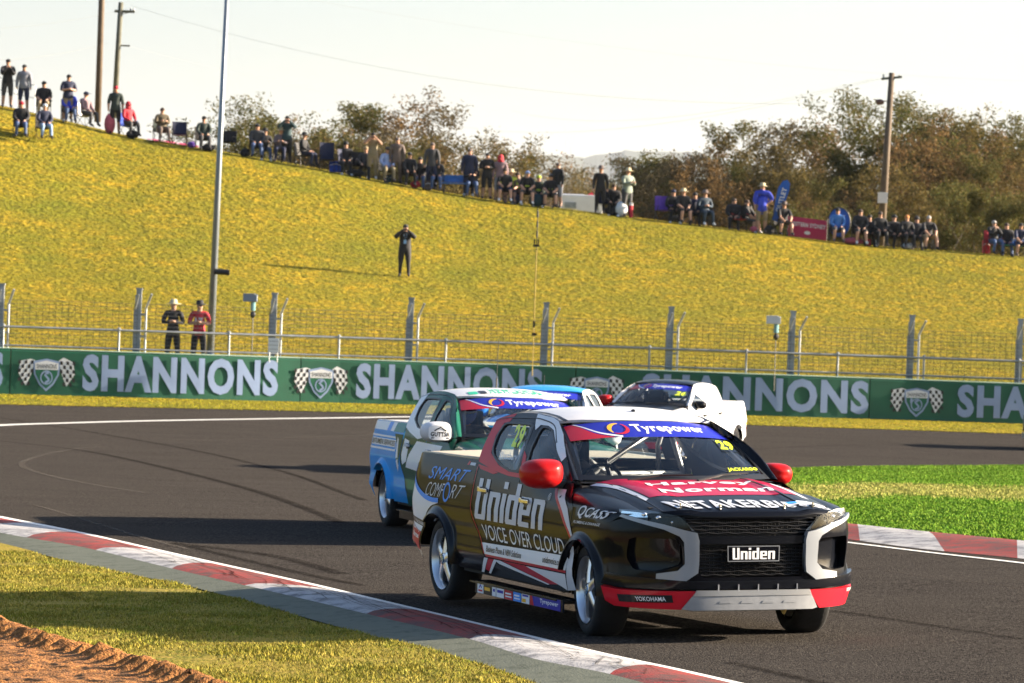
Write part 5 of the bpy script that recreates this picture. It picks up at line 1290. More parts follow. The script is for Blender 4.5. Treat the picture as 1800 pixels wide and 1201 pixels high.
# the mirror's outer shell carries the text towards the camera
mp_ = lambda y, z: Vector((2.552-.25*abs(y+.955)**1.5, y, z)); bx = panel('mirror_plate', chaikin(rectq(-1.075, 1.0, -.845, 1.145), 2, .15), mp_, M['dwhite'], t2, Vector((1, 0, 0)), .05, rim=.02)
text('lettering', 'GUTTSA', rectq(-1.055, 1.035, -.865, 1.08), mp_, M['dblack'], bx, Vector((1, 0, 0)), .005, bold=.03)
strip('gable', [(-1.02, 1.09), (-.96, 1.125), (-.90, 1.09)], .012, mp_, M['dblack'], bx, Vector((1, 0, 0)), .003)
strip('small_line', [(-1.05, 1.02), (-.87, 1.02)], .010, mp_, M['dblack'], bx, Vector((1, 0, 0)), .003)
stick('number_disc', [(3.05+.05*math.cos(R(a)), .93+.03*math.sin(R(a))) for a in range(0, 360, 30)], fend(-1), M['dwhite'], t2, O)
stick('sticker', [(3.1, .85), (3.42, .85), (3.42, .90), (3.1, .90)], fend(-1), M['dwhite'], t2, O)

# blue and white ute further back
y3 = R(-9)
c3 = at(962, 681, 64.5)
h3 = Vector((math.sin(y3), -math.cos(y3), 0)); p3 = Vector((c3.x, c3.y, 0)) + h3*1.4
t3, P3 = make_truck('race_ute', dict(body=M['pwhite'], door=M['pwhite'], bed=M['pwhite'], roof=M['psky'], cab=M['pwhite'], hood=M['pblue'], mirror=M['pblue'], corner=M['pblue'], cover=M['pwhite'], steer=R(3)), (p3.x, p3.y, c3.z-1.47), y3, 0, False)
tag(t3, 'blue roofed white race ute mostly hidden behind the green one', 'race ute')
tyrepower_band(t3, P3)
stick('white_edge', [(.62, -.98), (1.0, -.98), (1.0, .98), (.62, .98)], roofs, M['dwhite'], P3['roof'], UPV, .004)
MB().tube([(1.3, -.1, 1.49), (1.3, -.1, 1.66)], .008, 5).build('antenna', M['trim'], t3)

# white ute at the back of the pack
y4 = R(-22)
t4, P4 = make_truck('race_ute', dict(body=M['pwhite'], door=M['pwhite'], bed=M['pwhite'], roof=M['pblack'], cab=M['pwhite'], hood=M['pblack'], mirror=M['pmirror'], mirrorL=M['pblack'], corner=M['pred'], cover=M['pwhite'], handle=M['pblack'], flare=M['pwhite'], steer=R(4)), place_rear(1291, 777, 78, y4, 1), y4, 0, False)
tag(t4, 'white race ute with black roof and one red mirror, last by the green wall', 'race ute')
tyrepower_band(t4, P4)
text('race_number', '26', ((.62, .42), (.90, .42), (.93, .62), (.65, .62)), screen, M['dyellow'], t4, O, .006, bold=.04)
SL = side(1)
stick('window_film', [(.80, 1.37), (1.36, 1.385), (1.64, 1.04), (1.16, 1.072), (.90, 1.15)], SL, M['dwhite'], t4, O, .004)
stick('window_film', [(1.52, 1.37), (1.80, 1.34), (2.0, 1.24), (1.7, 1.1)], SL, M['dwhite'], t4, O, .004)
for z, c in ((.72, 'dsky'), (.66, 'dgold'), (.56, 'dred')): stick('rear_stripe', rectq(-.78, z, -.50, z+.03), SL, M[c], t4, O, .004)

# dark ute just coming into the picture on the right
c5 = ground(1803, 792)
t5, P5 = make_truck('race_ute', dict(body=M['pnavy'], door=M['pnavy'], bed=M['pnavy'], roof=M['pblack'], hood=M['pnavy'], mirror=M['pblack'], corner=M['pblack'], cover=M['pblack'], steer=0), (c5.x+.98, c5.y+.9, c5.z), R(-80), 0, False)
tag(t5, 'dark race ute cut off by the right edge, only its nose visible', 'race ute')
# ================================================================== PEOPLE
def cm(name, c, rough=.8): return mat(name, c, rough, vary=.18, scale=9)
CL = {'black': (.014, .014, .017), 'navy': (.014, .02, .055), 'grey': (.20, .21, .25), 'dkgrey': (.05, .05, .055), 'khaki': (.26, .20, .12), 'jeans': (.05, .09, .20), 'ltjeans': (.22, .33, .52), 'blue': (.02, .07, .45), 'royal': (.03, .06, .52),
      'red': (.45, .02, .04), 'mauve': (.20, .13, .15), 'camo': (.09, .07, .04), 'dkgreen': (.025, .04, .035), 'teal': (.02, .05, .06), 'check': (.14, .11, .12), 'beige': (.22, .18, .11), 'ltblue': (.30, .38, .62), 'brown': (.12, .09, .08),
      'sage': (.20, .24, .20), 'midblue': (.05, .17, .45), 'white': (.65, .65, .66), 'plaid': (.03, .05, .075), 'straw': (.50, .42, .26), 'pink': (.50, .10, .14), 'orange': (.55, .22, .06), 'greyhair': (.35, .33, .31), 'hair': (.05, .03, .02), 'purple': (.12, .05, .35), 'lime': (.40, .50, .04), 'skin': (.45, .25, .17), 'magenta': (.50, .03, .12), 'cyan': (.04, .28, .55)}
def c_(n): return cm('cloth_'+n, CL[n]) if n != 'skin' else mat('skin', CL['skin'], .55)
def body_mesh(pose, arms, shirt, sl, pants, pl, fat=1.0, shoe='black', hs=1.0):
    J = []; E_ = []; S_ = []          # joints, bones (a, b, material slot)
    def j(x, y, z, r, ry=None): J.append((Vector((x, y, z)), r, ry or r)); return len(J)-1
    def b(a, c, s): E_.append((a, c)); S_.append(s); return c
    if pose == 'stand': pz, py_, lean = .93, 0, -.01
    else: pz, py_, lean = .47, .06, (-.03 if pose == 'sit' else -.10)
    P = j(0, py_, pz, .15*fat, .115*fat); Wst = b(P, j(0, py_+lean*.3, pz+.17, .135*fat, .11*fat), 1); Ch = b(Wst, j(0, py_+lean*.7, pz+.36, .155*fat, .11*fat), 1)
    Nb = b(Ch, j(0, py_+lean, pz+.50, .085, .075), 1); Nk = b(Nb, j(0, py_+lean-.01, pz+.56, .048), 0)
    hd = b(Nk, j(0, py_+lean-.025, pz+.655, .078, .090), 0); b(hd, j(0, py_+lean-.02, pz+.75, .070, .085), 0)
    hands = {'side': [(.25, -.02, -.28), (.23, -.06, -.02)], 'cross': [(.27, -.04, -.26), (.06, -.20, -.22)], 'lap': [(.25, -.08, -.25), (.12, -.30, -.36)], 'face': [(.33, -.20, -.12), (.07, -.20, .14)], 'chin': [(.22, -.22, -.25), (.05, -.22, .02)], 'hip': [(.36, .04, -.22), (.17, -.08, -.40)], 'hold': [(.24, -.08, -.25), (.09, -.30, -.18)], 'knee': [(.23, -.2, -.24), (.14, -.42, -.38)]}
    for sg in (-1, 1):
        k = arms if isinstance(arms, str) else arms[0 if sg < 0 else 1]
        e, h = hands[k]; sh = b(Nb, j(sg*.185, py_+lean, pz+.475, .068*fat), 1); sz = pz+.475; e = (e[0], e[1], e[2]); 
        hx, hy, hz = (h if k != 'side' else (.25, -.06, -.52)); hz = hz
        el = b(sh, j(sg*e[0], py_+lean+e[1], sz+e[2], .045*fat), 2); wr_ = b(el, j(sg*hx, py_+lean+hy, sz+hz, .032), 3)
        dirv = (J[wr_][0]-J[el][0]).normalized()*.09; q = J[wr_][0]+dirv; b(wr_, j(q.x, q.y, q.z, .034, .024), 0)
        if pose == 'stand': hp = b(P, j(sg*.10, py_+.0, pz-.08, .098*fat), 4); kn = b(hp, j(sg*.125, py_-.02, .49, .066), 4); an = b(kn, j(sg*.14, py_+.02, .10, .045), 5); b(an, j(sg*.16, py_-.15, .04, .042, .035), 6)
        else:
            sp_ = .14 if pose == 'sit' else .19; hp = b(P, j(sg*.11, py_-.10, pz-.0, .092*fat), 4); kn = b(hp, j(sg*sp_, py_-.46, .50, .066), 4); an = b(kn, j(sg*(sp_+.02), py_-.42-.1*(sg > 0), .10, .045), 5); b(an, j(sg*(sp_+.05), py_-.62, .04, .042, .035), 6)
    me = bpy.data.meshes.new('person'); me.from_pydata([q[0] for q in J], E_, []); o = bpy.data.objects.new('tmp', me); COL.objects.link(o)
    md = o.modifiers.new('s', 'SKIN'); md.use_smooth_shade = True; md.branch_smoothing = .6
    for i, q in enumerate(J): me.skin_vertices[0].data[i].radius = (q[1]*1.14, q[2]*1.14)
    me.skin_vertices[0].data[0].use_root = True
    sb_ = o.modifiers.new('u', 'SUBSURF'); sb_.levels = 1; sb_.render_levels = 1
    dg = bpy.context.evaluated_depsgraph_get(); m2 = bpy.data.meshes.new_from_object(o.evaluated_get(dg)); bpy.data.objects.remove(o); bpy.data.meshes.remove(me)
    slot = {0: 'skin', 1: shirt, 2: shirt, 3: shirt if sl else 'skin', 4: pants, 5: pants if pl else 'skin', 6: shoe}
    names = []; 
    for v in slot.values():
        if v not in names: names.append(v); m2.materials.append(c_(v))
    A = np.array([tuple(J[a][0]) for a, b_ in E_]); B = np.array([tuple(J[b_][0]) for a, b_ in E_]); AB = B-A; L2 = (AB**2).sum(1)
    cen = np.zeros(len(m2.polygons)*3); m2.polygons.foreach_get('center', cen); cen = cen.reshape(-1, 3)
    t = np.clip(((cen[:, None]-A)*AB).sum(2)/L2, 0, 1); d = np.linalg.norm(A+AB*t[..., None]-cen[:, None], axis=2)/np.array([max(J[b_][1], .05) for a, b_ in E_])
    k = d.argmin(1); idx = np.array([names.index(slot[S_[i]]) for i in range(len(E_))], dtype=np.int32)[k]; m2.polygons.foreach_set('material_index', idx); m2.shade_smooth(); m2.update()
    return m2, J[hd][0]
def headwear(kind, col, root, hp):
    x, y, z = hp; q = MB(); nm = 'cap'
    if kind in ('hair', 'long'): q.ell((x, y+.012, z+.045), (.088, .102, .088), 12, 8); nm = 'hair'; 
    if kind == 'long': q.ell((x, y+.05, z-.04), (.085, .05, .13), 10, 6)
    elif kind == 'cap': q.ell((x, y, z+.065), (.092, .108, .075), 12, 8); q.box((x, y-.13, z+.055), (.13, .12, .014)); nm = 'cap'
    elif kind == 'beanie': q.ell((x, y+.01, z+.06), (.096, .11, .095), 12, 8); nm = 'beanie'
    elif kind == 'hood': q.ell((x, y+.03, z+.03), (.11, .115, .135), 12, 8); q.ell((x, y+.02, z-.08), (.13, .11, .07), 10, 6); nm = 'hood'
    elif kind == 'hat': q.lathe([(0, z+.17), (.055, z+.175), (.088, z+.15), (.098, z+.075), (.20, z+.055), (.205, z+.05), (.098, z+.06)], 16, 'Z', (x, y, 0)); nm = 'hat'
    elif kind == 'helmet': q.ell((x, y, z+.03), (.135, .155, .15), 16, 10); nm = 'helmet'
    q.build(nm, c_(col), root, smooth='all')
    if kind == 'helmet': MB().ell((x, y-.045, z+.03), (.118, .122, .055), 14, 6).build('visor', M['piano'], root, smooth='all')
def face(root, hp, glasses):
    x, y, z = hp; MB().ell((x, y-.098, z+.0), (.014, .022, .02), 6, 5).build('nose', c_('skin'), root, smooth='all')
    if glasses: MB().ell((x-.033, y-.088, z+.022), (.027, .012, .018), 8, 5).ell((x+.033, y-.088, z+.022), (.027, .012, .018), 8, 5).build('sunglasses', M['piano'], root)
def onhill(px, py, Ymax=151.5):
    Y = 100.
    while Y < Ymax:
        p = at(px, py, Y)
        if p.z <= hill(p.x, p.y): return Vector((p.x, p.y, hill(p.x, p.y)))
        Y += .2
    p = at(px, py, 150.5); return Vector((p.x, 150.5, hill(p.x, 150.5)))
def person(loc, rz, pose, arms, shirt, sl, pants, pl, hat, hcol, label, fat=1., shoe='black', s=1., glasses=False, group=None):
    me, hp = body_mesh(pose, arms, shirt, sl, pants, pl, fat, shoe)
    t = tag(empty('person', loc, rz), label, 'person', group); t.scale = (s, s, s)
    obj('body', me, None, t)
    if hat != 'bald': headwear(hat, hcol, t, hp)
    face(t, hp, glasses); return t
_ch = {}
def chair(loc, rz, col, label, hi=1.0, group='folding camp chairs along the hilltop'):
    if (col, hi) not in _ch:
        m_ = c_(col); P = {}
        q = MB(); nx = 5
        vs = []; fs = []
        for i in range(6):
            for k in range(5): u, v = i/5-.5, k/4; vs.append((u*.52, .26-v*.48, .42-.05*math.cos(u*PI)*math.sin(v*PI)))
        for i in range(5):
            for k in range(4): fs.append((i*5+k, (i+1)*5+k, (i+1)*5+k+1, i*5+k+1))
        P['seat'] = MB().add(vs, fs).add([Vector(v)-Vector((0, 0, .012)) for v in vs], fs).build('seat', m_, me_only=True)
        vs = [(u*.54, .26+.07*v+.05*math.cos(u*PI), .40+v*.50*hi) for u in (-.5, -.25, 0, .25, .5) for v in (0, .5, 1)]; fs = [(i*3+k, (i+1)*3+k, (i+1)*3+k+1, i*3+k+1) for i in range(4) for k in range(2)]
        P['backrest'] = MB().add(vs, fs).add([Vector(v)+Vector((0, .012, 0)) for v in vs], fs).build('backrest', m_, me_only=True)
        P['armrest'] = MB().box((0, 0, .61), (.07, .42, .015)).build('armrest', m_, me_only=True)
        P['leg'] = MB().tube([(0, -.22, 0), (0, .24, .42)], .011, 5).tube([(0, .24, 0), (0, -.22, .60)], .011, 5).tube([(0, .24, 0), (0, .30, .40+.5*hi)], .011, 5).build('leg', M['trim'], me_only=True)
        P['crossbar'] = MB().tube([(-.26, -.22, .02), (.26, -.20, .40)], .010, 5).tube([(.26, -.22, .02), (-.26, -.20, .40)], .010, 5).build('crossbar', M['trim'], me_only=True)
        _ch[(col, hi)] = P
    P = _ch[(col, hi)]; t = tag(empty('camp_chair', loc, rz), label, 'chair', group)
    obj('seat', P['seat'], None, t); obj('backrest', P['backrest'], None, t); obj('crossbar', P['crossbar'], None, t)
    for sg in (-1, 1):
        obj('armrest', P['armrest'], None, t).location = (sg*.28, 0, 0); obj('leg', P['leg'], None, t).location = (sg*.27, 0, 0)
    return t
# px, foot py, rz(deg), pose, arms, top, long sleeves, legs, long, headwear, colour, label, chair colour
PP = [
 (12, 181, 10, 'stand', 'chin', 'black', 1, 'dkgrey', 0, 'cap', 'black', 'standing person in black hoodie and dark shorts, hands at chin, leftmost on the hilltop', 0),
 (41, 186, 0, 'stand', 'side', 'grey', 1, 'navy', 0, 'cap', 'black', 'standing person in pale grey hoodie and navy shorts, near the left edge', 0),
 (76, 198, 5, 'sit', 'lap', 'black', 0, 'khaki', 1, 'cap', 'black', 'seated person in black T-shirt and khaki trousers in front of the two leftmost standing people', 'dkgreen'),
 (36, 246, 8, 'sit', 'lap', 'black', 1, 'jeans', 1, 'cap', 'red', 'seated person in black jacket and red cap, lowest at the left edge of the hill', 'black'),
 (77, 249, 20, 'sit', 'lap', 'navy', 1, 'ltjeans', 1, 'cap', 'white', 'seated person in navy jacket, pale jeans and white cap, right of the red capped one', 'black'),
 (119, 186, 20, 'stand', 'cross', 'navy', 0, 'khaki', 0, 'cap', 'black', 'standing person with folded arms behind the seated one in bright blue jacket', 0),
 (121, 214, 15, 'sit', 'lap', 'royal', 1, 'jeans', 1, 'hair', 'hair', 'seated person in bright blue jacket and jeans, left of the wooden pole', 'navy'),
 (150, 217, 55, 'sit', 'lap', 'mauve', 1, 'dkgrey', 1, 'cap', 'navy', 'person in mauve top seated side-on just left of the wooden pole', 'white'),
 (202, 224, 5, 'stand', 'side', 'dkgreen', 0, 'black', 0, 'cap', 'red', 'standing person in dark T-shirt and bright red cap by the thin power pole', 0),
 (225, 234, 40, 'sit', 'lap', 'red', 1, 'dkgrey', 1, 'hood', 'red', 'seated person wrapped in a red hooded jacket', 'blue'),
 (284, 245, 20, 'sit', 'hold', 'camo', 1, 'brown', 1, 'hair', 'hair', 'seated person in brown camouflage coat beside an empty dark chair', 'dkgreen'),
 (357, 266, 15, 'sit', 'lap', 'dkgreen', 1, 'dkgrey', 1, 'cap', 'black', 'seated person in dark green jacket just left of the light mast', 'black'),
 (451, 272, 5, 'sit', 'lap', 'dkgrey', 1, 'jeans', 1, 'cap', 'black', 'seated person in charcoal hoodie and jeans, first right of the light mast', 'navy'),
 (464, 274, 12, 'sit', 'hold', 'black', 1, 'jeans', 1, 'hat', 'black', 'seated person in wide black hat half behind the charcoal hoodie', 0),
 (493, 282, 0, 'sit', 'hold', 'check', 1, 'navy', 1, 'hat', 'straw', 'seated person in straw hat and checked shirt, below the standing photographer', 'dkgrey'),
 (503, 279, 0, 'stand', 'face', 'teal', 1, 'black', 1, 'cap', 'black', 'standing person in dark teal jacket raising a camera, above the straw hat', 0),
 (534, 289, 70, 'sit', 'lap', 'black', 1, 'navy', 1, 'hat', 'black', 'person in black seated side-on facing right with wide dark hat', 'dkgrey'),
 (654, 306, 0, 'stand', 'face', 'beige', 0, 'khaki', 1, 'cap', 'black', 'standing person in khaki looking through binoculars on the hilltop', 0),
 (680, 310, 15, 'sit', 'lap', 'ltblue', 1, 'beige', 1, 'cap', 'dkgrey', 'seated person in pale blue shirt and beige trousers', 'black'),
 (697, 308, 0, 'stand', 'side', 'brown', 1, 'brown', 1, 'hair', 'brown', 'standing person in grey brown shirt between trees and seated pale blue shirt', 0),
 (719, 315, 10, 'sit', 'knee', 'black', 1, 'black', 1, 'cap', 'dkgrey', 'seated person all in black right of the standing brown shirt', 'black'),
 (758, 322, 0, 'stand', 'side', 'dkgrey', 1, 'navy', 1, 'hair', 'brown', 'standing person in dark jacket behind the seated one by the blue bench', 0),
 (767, 327, 0, 'sit', 'lap', 'black', 1, 'jeans', 1, 'hair', 'brown', 'seated person in black top and jeans left of the blue bench', 'dkgrey'),
 (824, 330, 0, 'stand', 'side', 'navy', 1, 'navy', 1, 'hair', 'brown', 'standing person in navy sweater right of the blue bench', 0),
 (828, 336, 5, 'sit', 'hold', 'black', 1, 'jeans', 1, 'hair', 'greyhair', 'seated grey haired person in black holding a cup, below the navy sweater', 'navy'),
 (855, 338, 0, 'stand', 'cross', 'black', 1, 'black', 0, 'cap', 'black', 'standing person in black hooded jacket and knee length shorts, arms folded, bare calves', 0),
 (878, 341, 0, 'stand', 'side', 'mauve', 1, 'grey', 0, 'hood', 'red', 'person with bright red hood behind the yellow and black team shirts', 0),
 (886, 348, 5, 'sitw', 'lap', 'black', 0, 'navy', 0, 'hair', 'hair', 'seated person in black and yellow team shirt, leftmost of the three matching shirts', 'black'),
 (897, 346, 0, 'sit', 'lap', 'lime', 0, 'dkgrey', 0, 'hat', 'straw', 'person in yellow shirt and pale hat half behind the leftmost team shirt', 0),
 (926, 355, 0, 'sitw', 'lap', 'black', 0, 'dkgrey', 0, 'cap', 'ltblue', 'seated person in black and yellow team shirt with pale blue cap', 'navy'),
 (967, 361, 0, 'sitw', 'lap', 'black', 0, 'dkgrey', 0, 'cap', 'dkgrey', 'seated person in black and yellow team shirt with dark cap, rightmost of the three', 'dkgreen'),
 (980, 358, -40, 'stand', 'side', 'black', 1, 'grey', 0, 'hair', 'brown', 'standing person in dark jacket and grey shorts beside the white caravan', 0),
 (1054, 373, 0, 'stand', 'side', 'black', 1, 'black', 1, 'hat', 'brown', 'standing person in long black coat and brown brimmed hat', 0),
 (1101, 377, 35, 'stand', 'hold', 'sage', 1, 'dkgrey', 1, 'hat', 'straw', 'person in sage green shirt and straw hat above the black and white bundle', 0),
 (1200, 389, 15, 'sit', 'lap', 'black', 0, 'black', 0, 'hat', 'straw', 'seated person in black T-shirt, black shorts and pale straw hat, bare knees', 'black'),
 (1238, 396, 20, 'sit', 'cross', 'plaid', 1, 'plaid', 1, 'hat', 'brown', 'seated person wrapped in dark plaid blanket with brown hat', 'navy'),
 (1290, 398, 0, 'sit', 'lap', 'black', 1, 'black', 1, 'hair', 'hair', 'small person in black sitting low left of the one in royal blue', 0),
 (1313, 401, 60, 'sit', 'knee', 'black', 0, 'dkgrey', 0, 'hair', 'hair', 'person sitting low and side-on, directly left of the one in royal blue', 0),
 (1338, 406, 0, 'stand', ('side', 'hip'), 'royal', 0, 'khaki', 0, 'hat', 'straw', 'big standing person in royal blue T-shirt and tan shorts, hand on hip', 0),
 (1376, 410, 15, 'sitw', 'knee', 'black', 0, 'dkgrey', 0, 'hat', 'brown', 'seated person in black T-shirt and hat in front of the pink banner', 'black'),
 (1471, 420, 5, 'sit', 'lap', 'midblue', 1, 'dkgrey', 0, 'cap', 'black', 'seated person in mid blue jacket in front of the round blue banner', 'navy'),
 (1511, 422, 5, 'sit', 'lap', 'black', 1, 'black', 0, 'hair', 'hair', 'seated person in black right of the round blue banner', 'black'),
 (1546, 426, 10, 'sit', 'lap', 'black', 1, 'black', 1, 'hair', 'hair', 'seated person in black below the white sign of the power pole', 'black'),
 (1593, 430, 15, 'sit', 'lap', 'black', 1, 'black', 1, 'hair', 'orange', 'seated person in black with ginger hair, between power pole and grey haired one', 'black'),
 (1630, 434, 15, 'sitw', 'knee', 'black', 0, 'khaki', 0, 'hair', 'greyhair', 'seated grey haired person in black T-shirt with bare legs, right of the power pole', 'black'),
 (1746, 443, 20, 'sit', 'chin', 'black', 1, 'jeans', 1, 'hair', 'greyhair', 'seated person in dark top eating, left of the blue chairs near the right edge', 'red'),
 (1792, 450, 10, 'sitw', 'knee', 'navy', 0, 'navy', 0, 'cap', 'black', 'seated person in navy with bare legs at the right edge of the hilltop', 'midblue'),
 (606, 299, 10, 'sit', 'lap', 'black', 1, 'dkgrey', 1, 'beanie', 'black', 'seated person in black coat and beanie just left of the dark chairs', 0),
 (641, 304, 0, 'sit', 'lap', 'dkgrey', 1, 'black', 1, 'cap', 'khaki', 'seated person in charcoal coat tucked behind the khaki binocular user', 0),
 (737, 318, 0, 'sit', 'lap', 'black', 1, 'jeans', 1, 'cap', 'black', 'seated person in black and jeans behind the red and white bag', 0),
 (909, 349, 0, 'sit', 'lap', 'brown', 1, 'dkgrey', 1, 'hair', 'hair', 'brown jacketed person sitting behind the gap between the first two team shirts', 0),
 (946, 354, 0, 'sit', 'lap', 'dkgreen', 1, 'black', 1, 'cap', 'lime', 'person in dark green with lime cap behind the second and third team shirts', 0),
 (1078, 374, 0, 'sit', 'lap', 'black', 1, 'black', 1, 'hair', 'hair', 'person in black sitting low between the long black coat and sage shirt', 0),
 (1221, 390, 0, 'sit', 'lap', 'navy', 1, 'black', 1, 'cap', 'black', 'person in navy sitting behind, between straw hat and plaid blanket', 0),
 (1183, 386, 10, 'sit', 'lap', 'black', 1, 'black', 1, 'cap', 'navy', 'person in black and navy cap between the purple chair and the straw hat', 0),
 (1529, 421, 0, 'sit', 'lap', 'dkgrey', 1, 'black', 1, 'cap', 'black', 'person in charcoal sitting behind the two buckets', 0),
 (1572, 426, 20, 'sit', 'lap', 'black', 1, 'black', 1, 'cap', 'black', 'person in black and cap sitting just right of the power pole foot', 0),
 (1612, 430, 0, 'sit', 'lap', 'dkgrey', 1, 'dkgrey', 1, 'beanie', 'black', 'person in beanie sitting between the ginger and the grey haired ones', 0),
 (1770, 446, 0, 'sit', 'lap', 'black', 1, 'jeans', 1, 'hair', 'hair', 'person in black sitting behind the bright blue chair', 0)]
for i, (px, py, rz, pose, arms, sh, sl, pa, pl, hk, hc, lab, chc) in enumerate(PP):
    if pose == 'stand': loc = onhill(px, py)
    else: loc = onhill(px, py-1)
    if pose != 'stand' and chc == 0: loc.y += .35; loc.z = hill(loc.x, loc.y)-.12
    t = person(loc, R(rz), pose, arms, sh, sl, pa, pl, hk, hc, lab, fat=random.uniform(1.2, 1.45) if 'royal blue' not in lab else 1.7, shoe=random.choice(['black', 'brown', 'white']), s=random.uniform(1.0, 1.07), glasses=i % 3 == 0)
    if 'team shirt' in lab and 'half' not in lab:
        for sg in (-1, 1): MB().ell((sg*.14, .03, .94), (.085, .085, .05), 8, 6).build('shoulder_panel', c_('lime'), t, smooth='all')
        MB().ell((0, -.075, .70), (.10, .035, .05), 8, 6).build('chest_print', c_('lime'), t, smooth='all')
    if chc: chair(loc+Vector((0, .02, 0)), R(rz), chc, '%s camp chair under the %s' % ({'black': 'black', 'dkgreen': 'dark green', 'navy': 'navy', 'white': 'white', 'blue': 'blue', 'dkgrey': 'charcoal', 'red': 'red', 'midblue': 'blue'}[chc], ' '.join(lab.split(',')[0].split()[:9])))
# binoculars and cameras in hands
def held(px, py, Y, name, label, cat):
    p = at(px, py, Y); t = tag(MB().box((-.03, 0, 0), (.05, .12, .06)).box((.035, 0, 0), (.05, .12, .06)).build(name, M['trim'], bevel=.01), label, cat); t.location = p
ph = onhill(710, 489); person(ph, 0, 'stand', 'face', 'black', 1, 'black', 1, 'cap', 'black', 'lone person in black standing halfway up the slope with raised binoculars and lanyard', s=1.03, fat=1.5)
t = tag(MB().tube([(-.05, 0, .22), (0, -.02, 0), (.05, 0, .22)], .006, 4).box((0, -.03, -.04), (.09, .01, .13)).build('lanyard', mat('lanyard', (.25, .45, .75), .5)), 'pale blue lanyard and pass on the lone person halfway up the slope', 'lanyard'); t.location = ph+Vector((0, -.15, 1.22))
held(0, 0, 1, 'binoculars', '', '') if False else None
def inhand(base, name, label, cat, dz=1.585, dy=-.24):
    t = tag(MB().tube([(-.035, .06, 0), (-.035, -.07, 0)], .028, 8).tube([(.035, .06, 0), (.035, -.07, 0)], .028, 8).box((0, 0, 0), (.05, .05, .03)).build(name, M['trim']), label, cat); t.location = base+Vector((0, dy, dz)); return t
inhand(ph, 'binoculars', 'black binoculars held up by the lone person on the slope', 'binoculars')
inhand(onhill(654, 306), 'binoculars', 'black binoculars held by the khaki dressed standing person', 'binoculars')
inhand(onhill(503, 279), 'camera', 'black camera raised by the standing person in dark teal jacket', 'camera')
for px, lab, sh, hc, gl in ((302, 'person in black jacket and pale brimmed hat behind the fence, left of the light mast', 'black', 'straw', 0), (347, 'person in red jersey number 17 and black hat beside the light mast', 'red', 'black', 1)):
    p = at(px, 600, 102.2); b = Vector((p.x, p.y, .36)); b.y = max(b.y, base_y(b.x)+1.2)
    t = person(b, 0, 'stand', 'cross', sh, 1 if not gl else 0, 'black', 1, 'hat', hc, lab, s=1.0, glasses=bool(gl), fat=1.1)
    if gl: text('lettering', '17', rectq(-.10, 1.12, .10, 1.30), lambda x, z: Vector((x, -.158, z)), c_('white'), t, Vector((0, -1, 0)), .004, bold=.04)
# driver of the leading ute
dv = person((0, 0, 0), 0, 'sit', 'hold', 'navy', 1, 'navy', 1, 'helmet', 'navy', 'helmeted driver in navy race suit behind the wheel of the black ute', fat=1.05)
dv.matrix_world = hero.matrix_world @ Matrix.Translation((1.30, -.38, .18)) @ Matrix.Rotation(PI/2, 4, 'Z') @ Matrix.Scale(.93, 4)
dv = person((0, 0, 0), 0, 'sit', 'hold', 'dkgrey', 1, 'dkgrey', 1, 'helmet', 'blue', 'helmeted driver in grey suit behind the wheel of the dark green ute')
dv.matrix_world = t2.matrix_world @ Matrix.Translation((1.30, -.38, .18)) @ Matrix.Rotation(PI/2, 4, 'Z') @ Matrix.Scale(.93, 4)

# ================================================================== THINGS ON THE HILLTOP
gC = 'empty camp chairs on the hilltop'
for px, py, rz, c, lab, hi in ((316, 249, 10, 'navy', 'empty navy camp chair right of the camouflage coat', 1), (398, 264, -20, 'black', 'small black folding chair half hidden by the light mast', .9), (575, 289, 8, 'navy', 'empty high backed navy chair right of the side-on person in dark hat', 1.35),
                             (612, 296, 60, 'navy', 'first dark chair with a coat, left of the binocular user in khaki', 1.1), (630, 300, 5, 'black', 'second dark chair with a coat, just left of the binocular user in khaki', 1.1), (1064, 372, 0, 'navy', 'empty navy chair right of the long black coat', 1.1), (1166, 384, 15, 'purple', 'empty purple blue camp chair left of the pale straw hat', 1.1),
                             (1300, 396, 0, 'red', 'dark red camp chair behind the low sitting people', 1), (1768, 442, 10, 'cyan', 'bright blue camp chair near the right edge of the hilltop', 1), (1532, 424, 0, 'black', 'empty black chair left of the power pole foot', 1)):
    chair(onhill(px, py-1), R(rz), c, lab, hi, None)
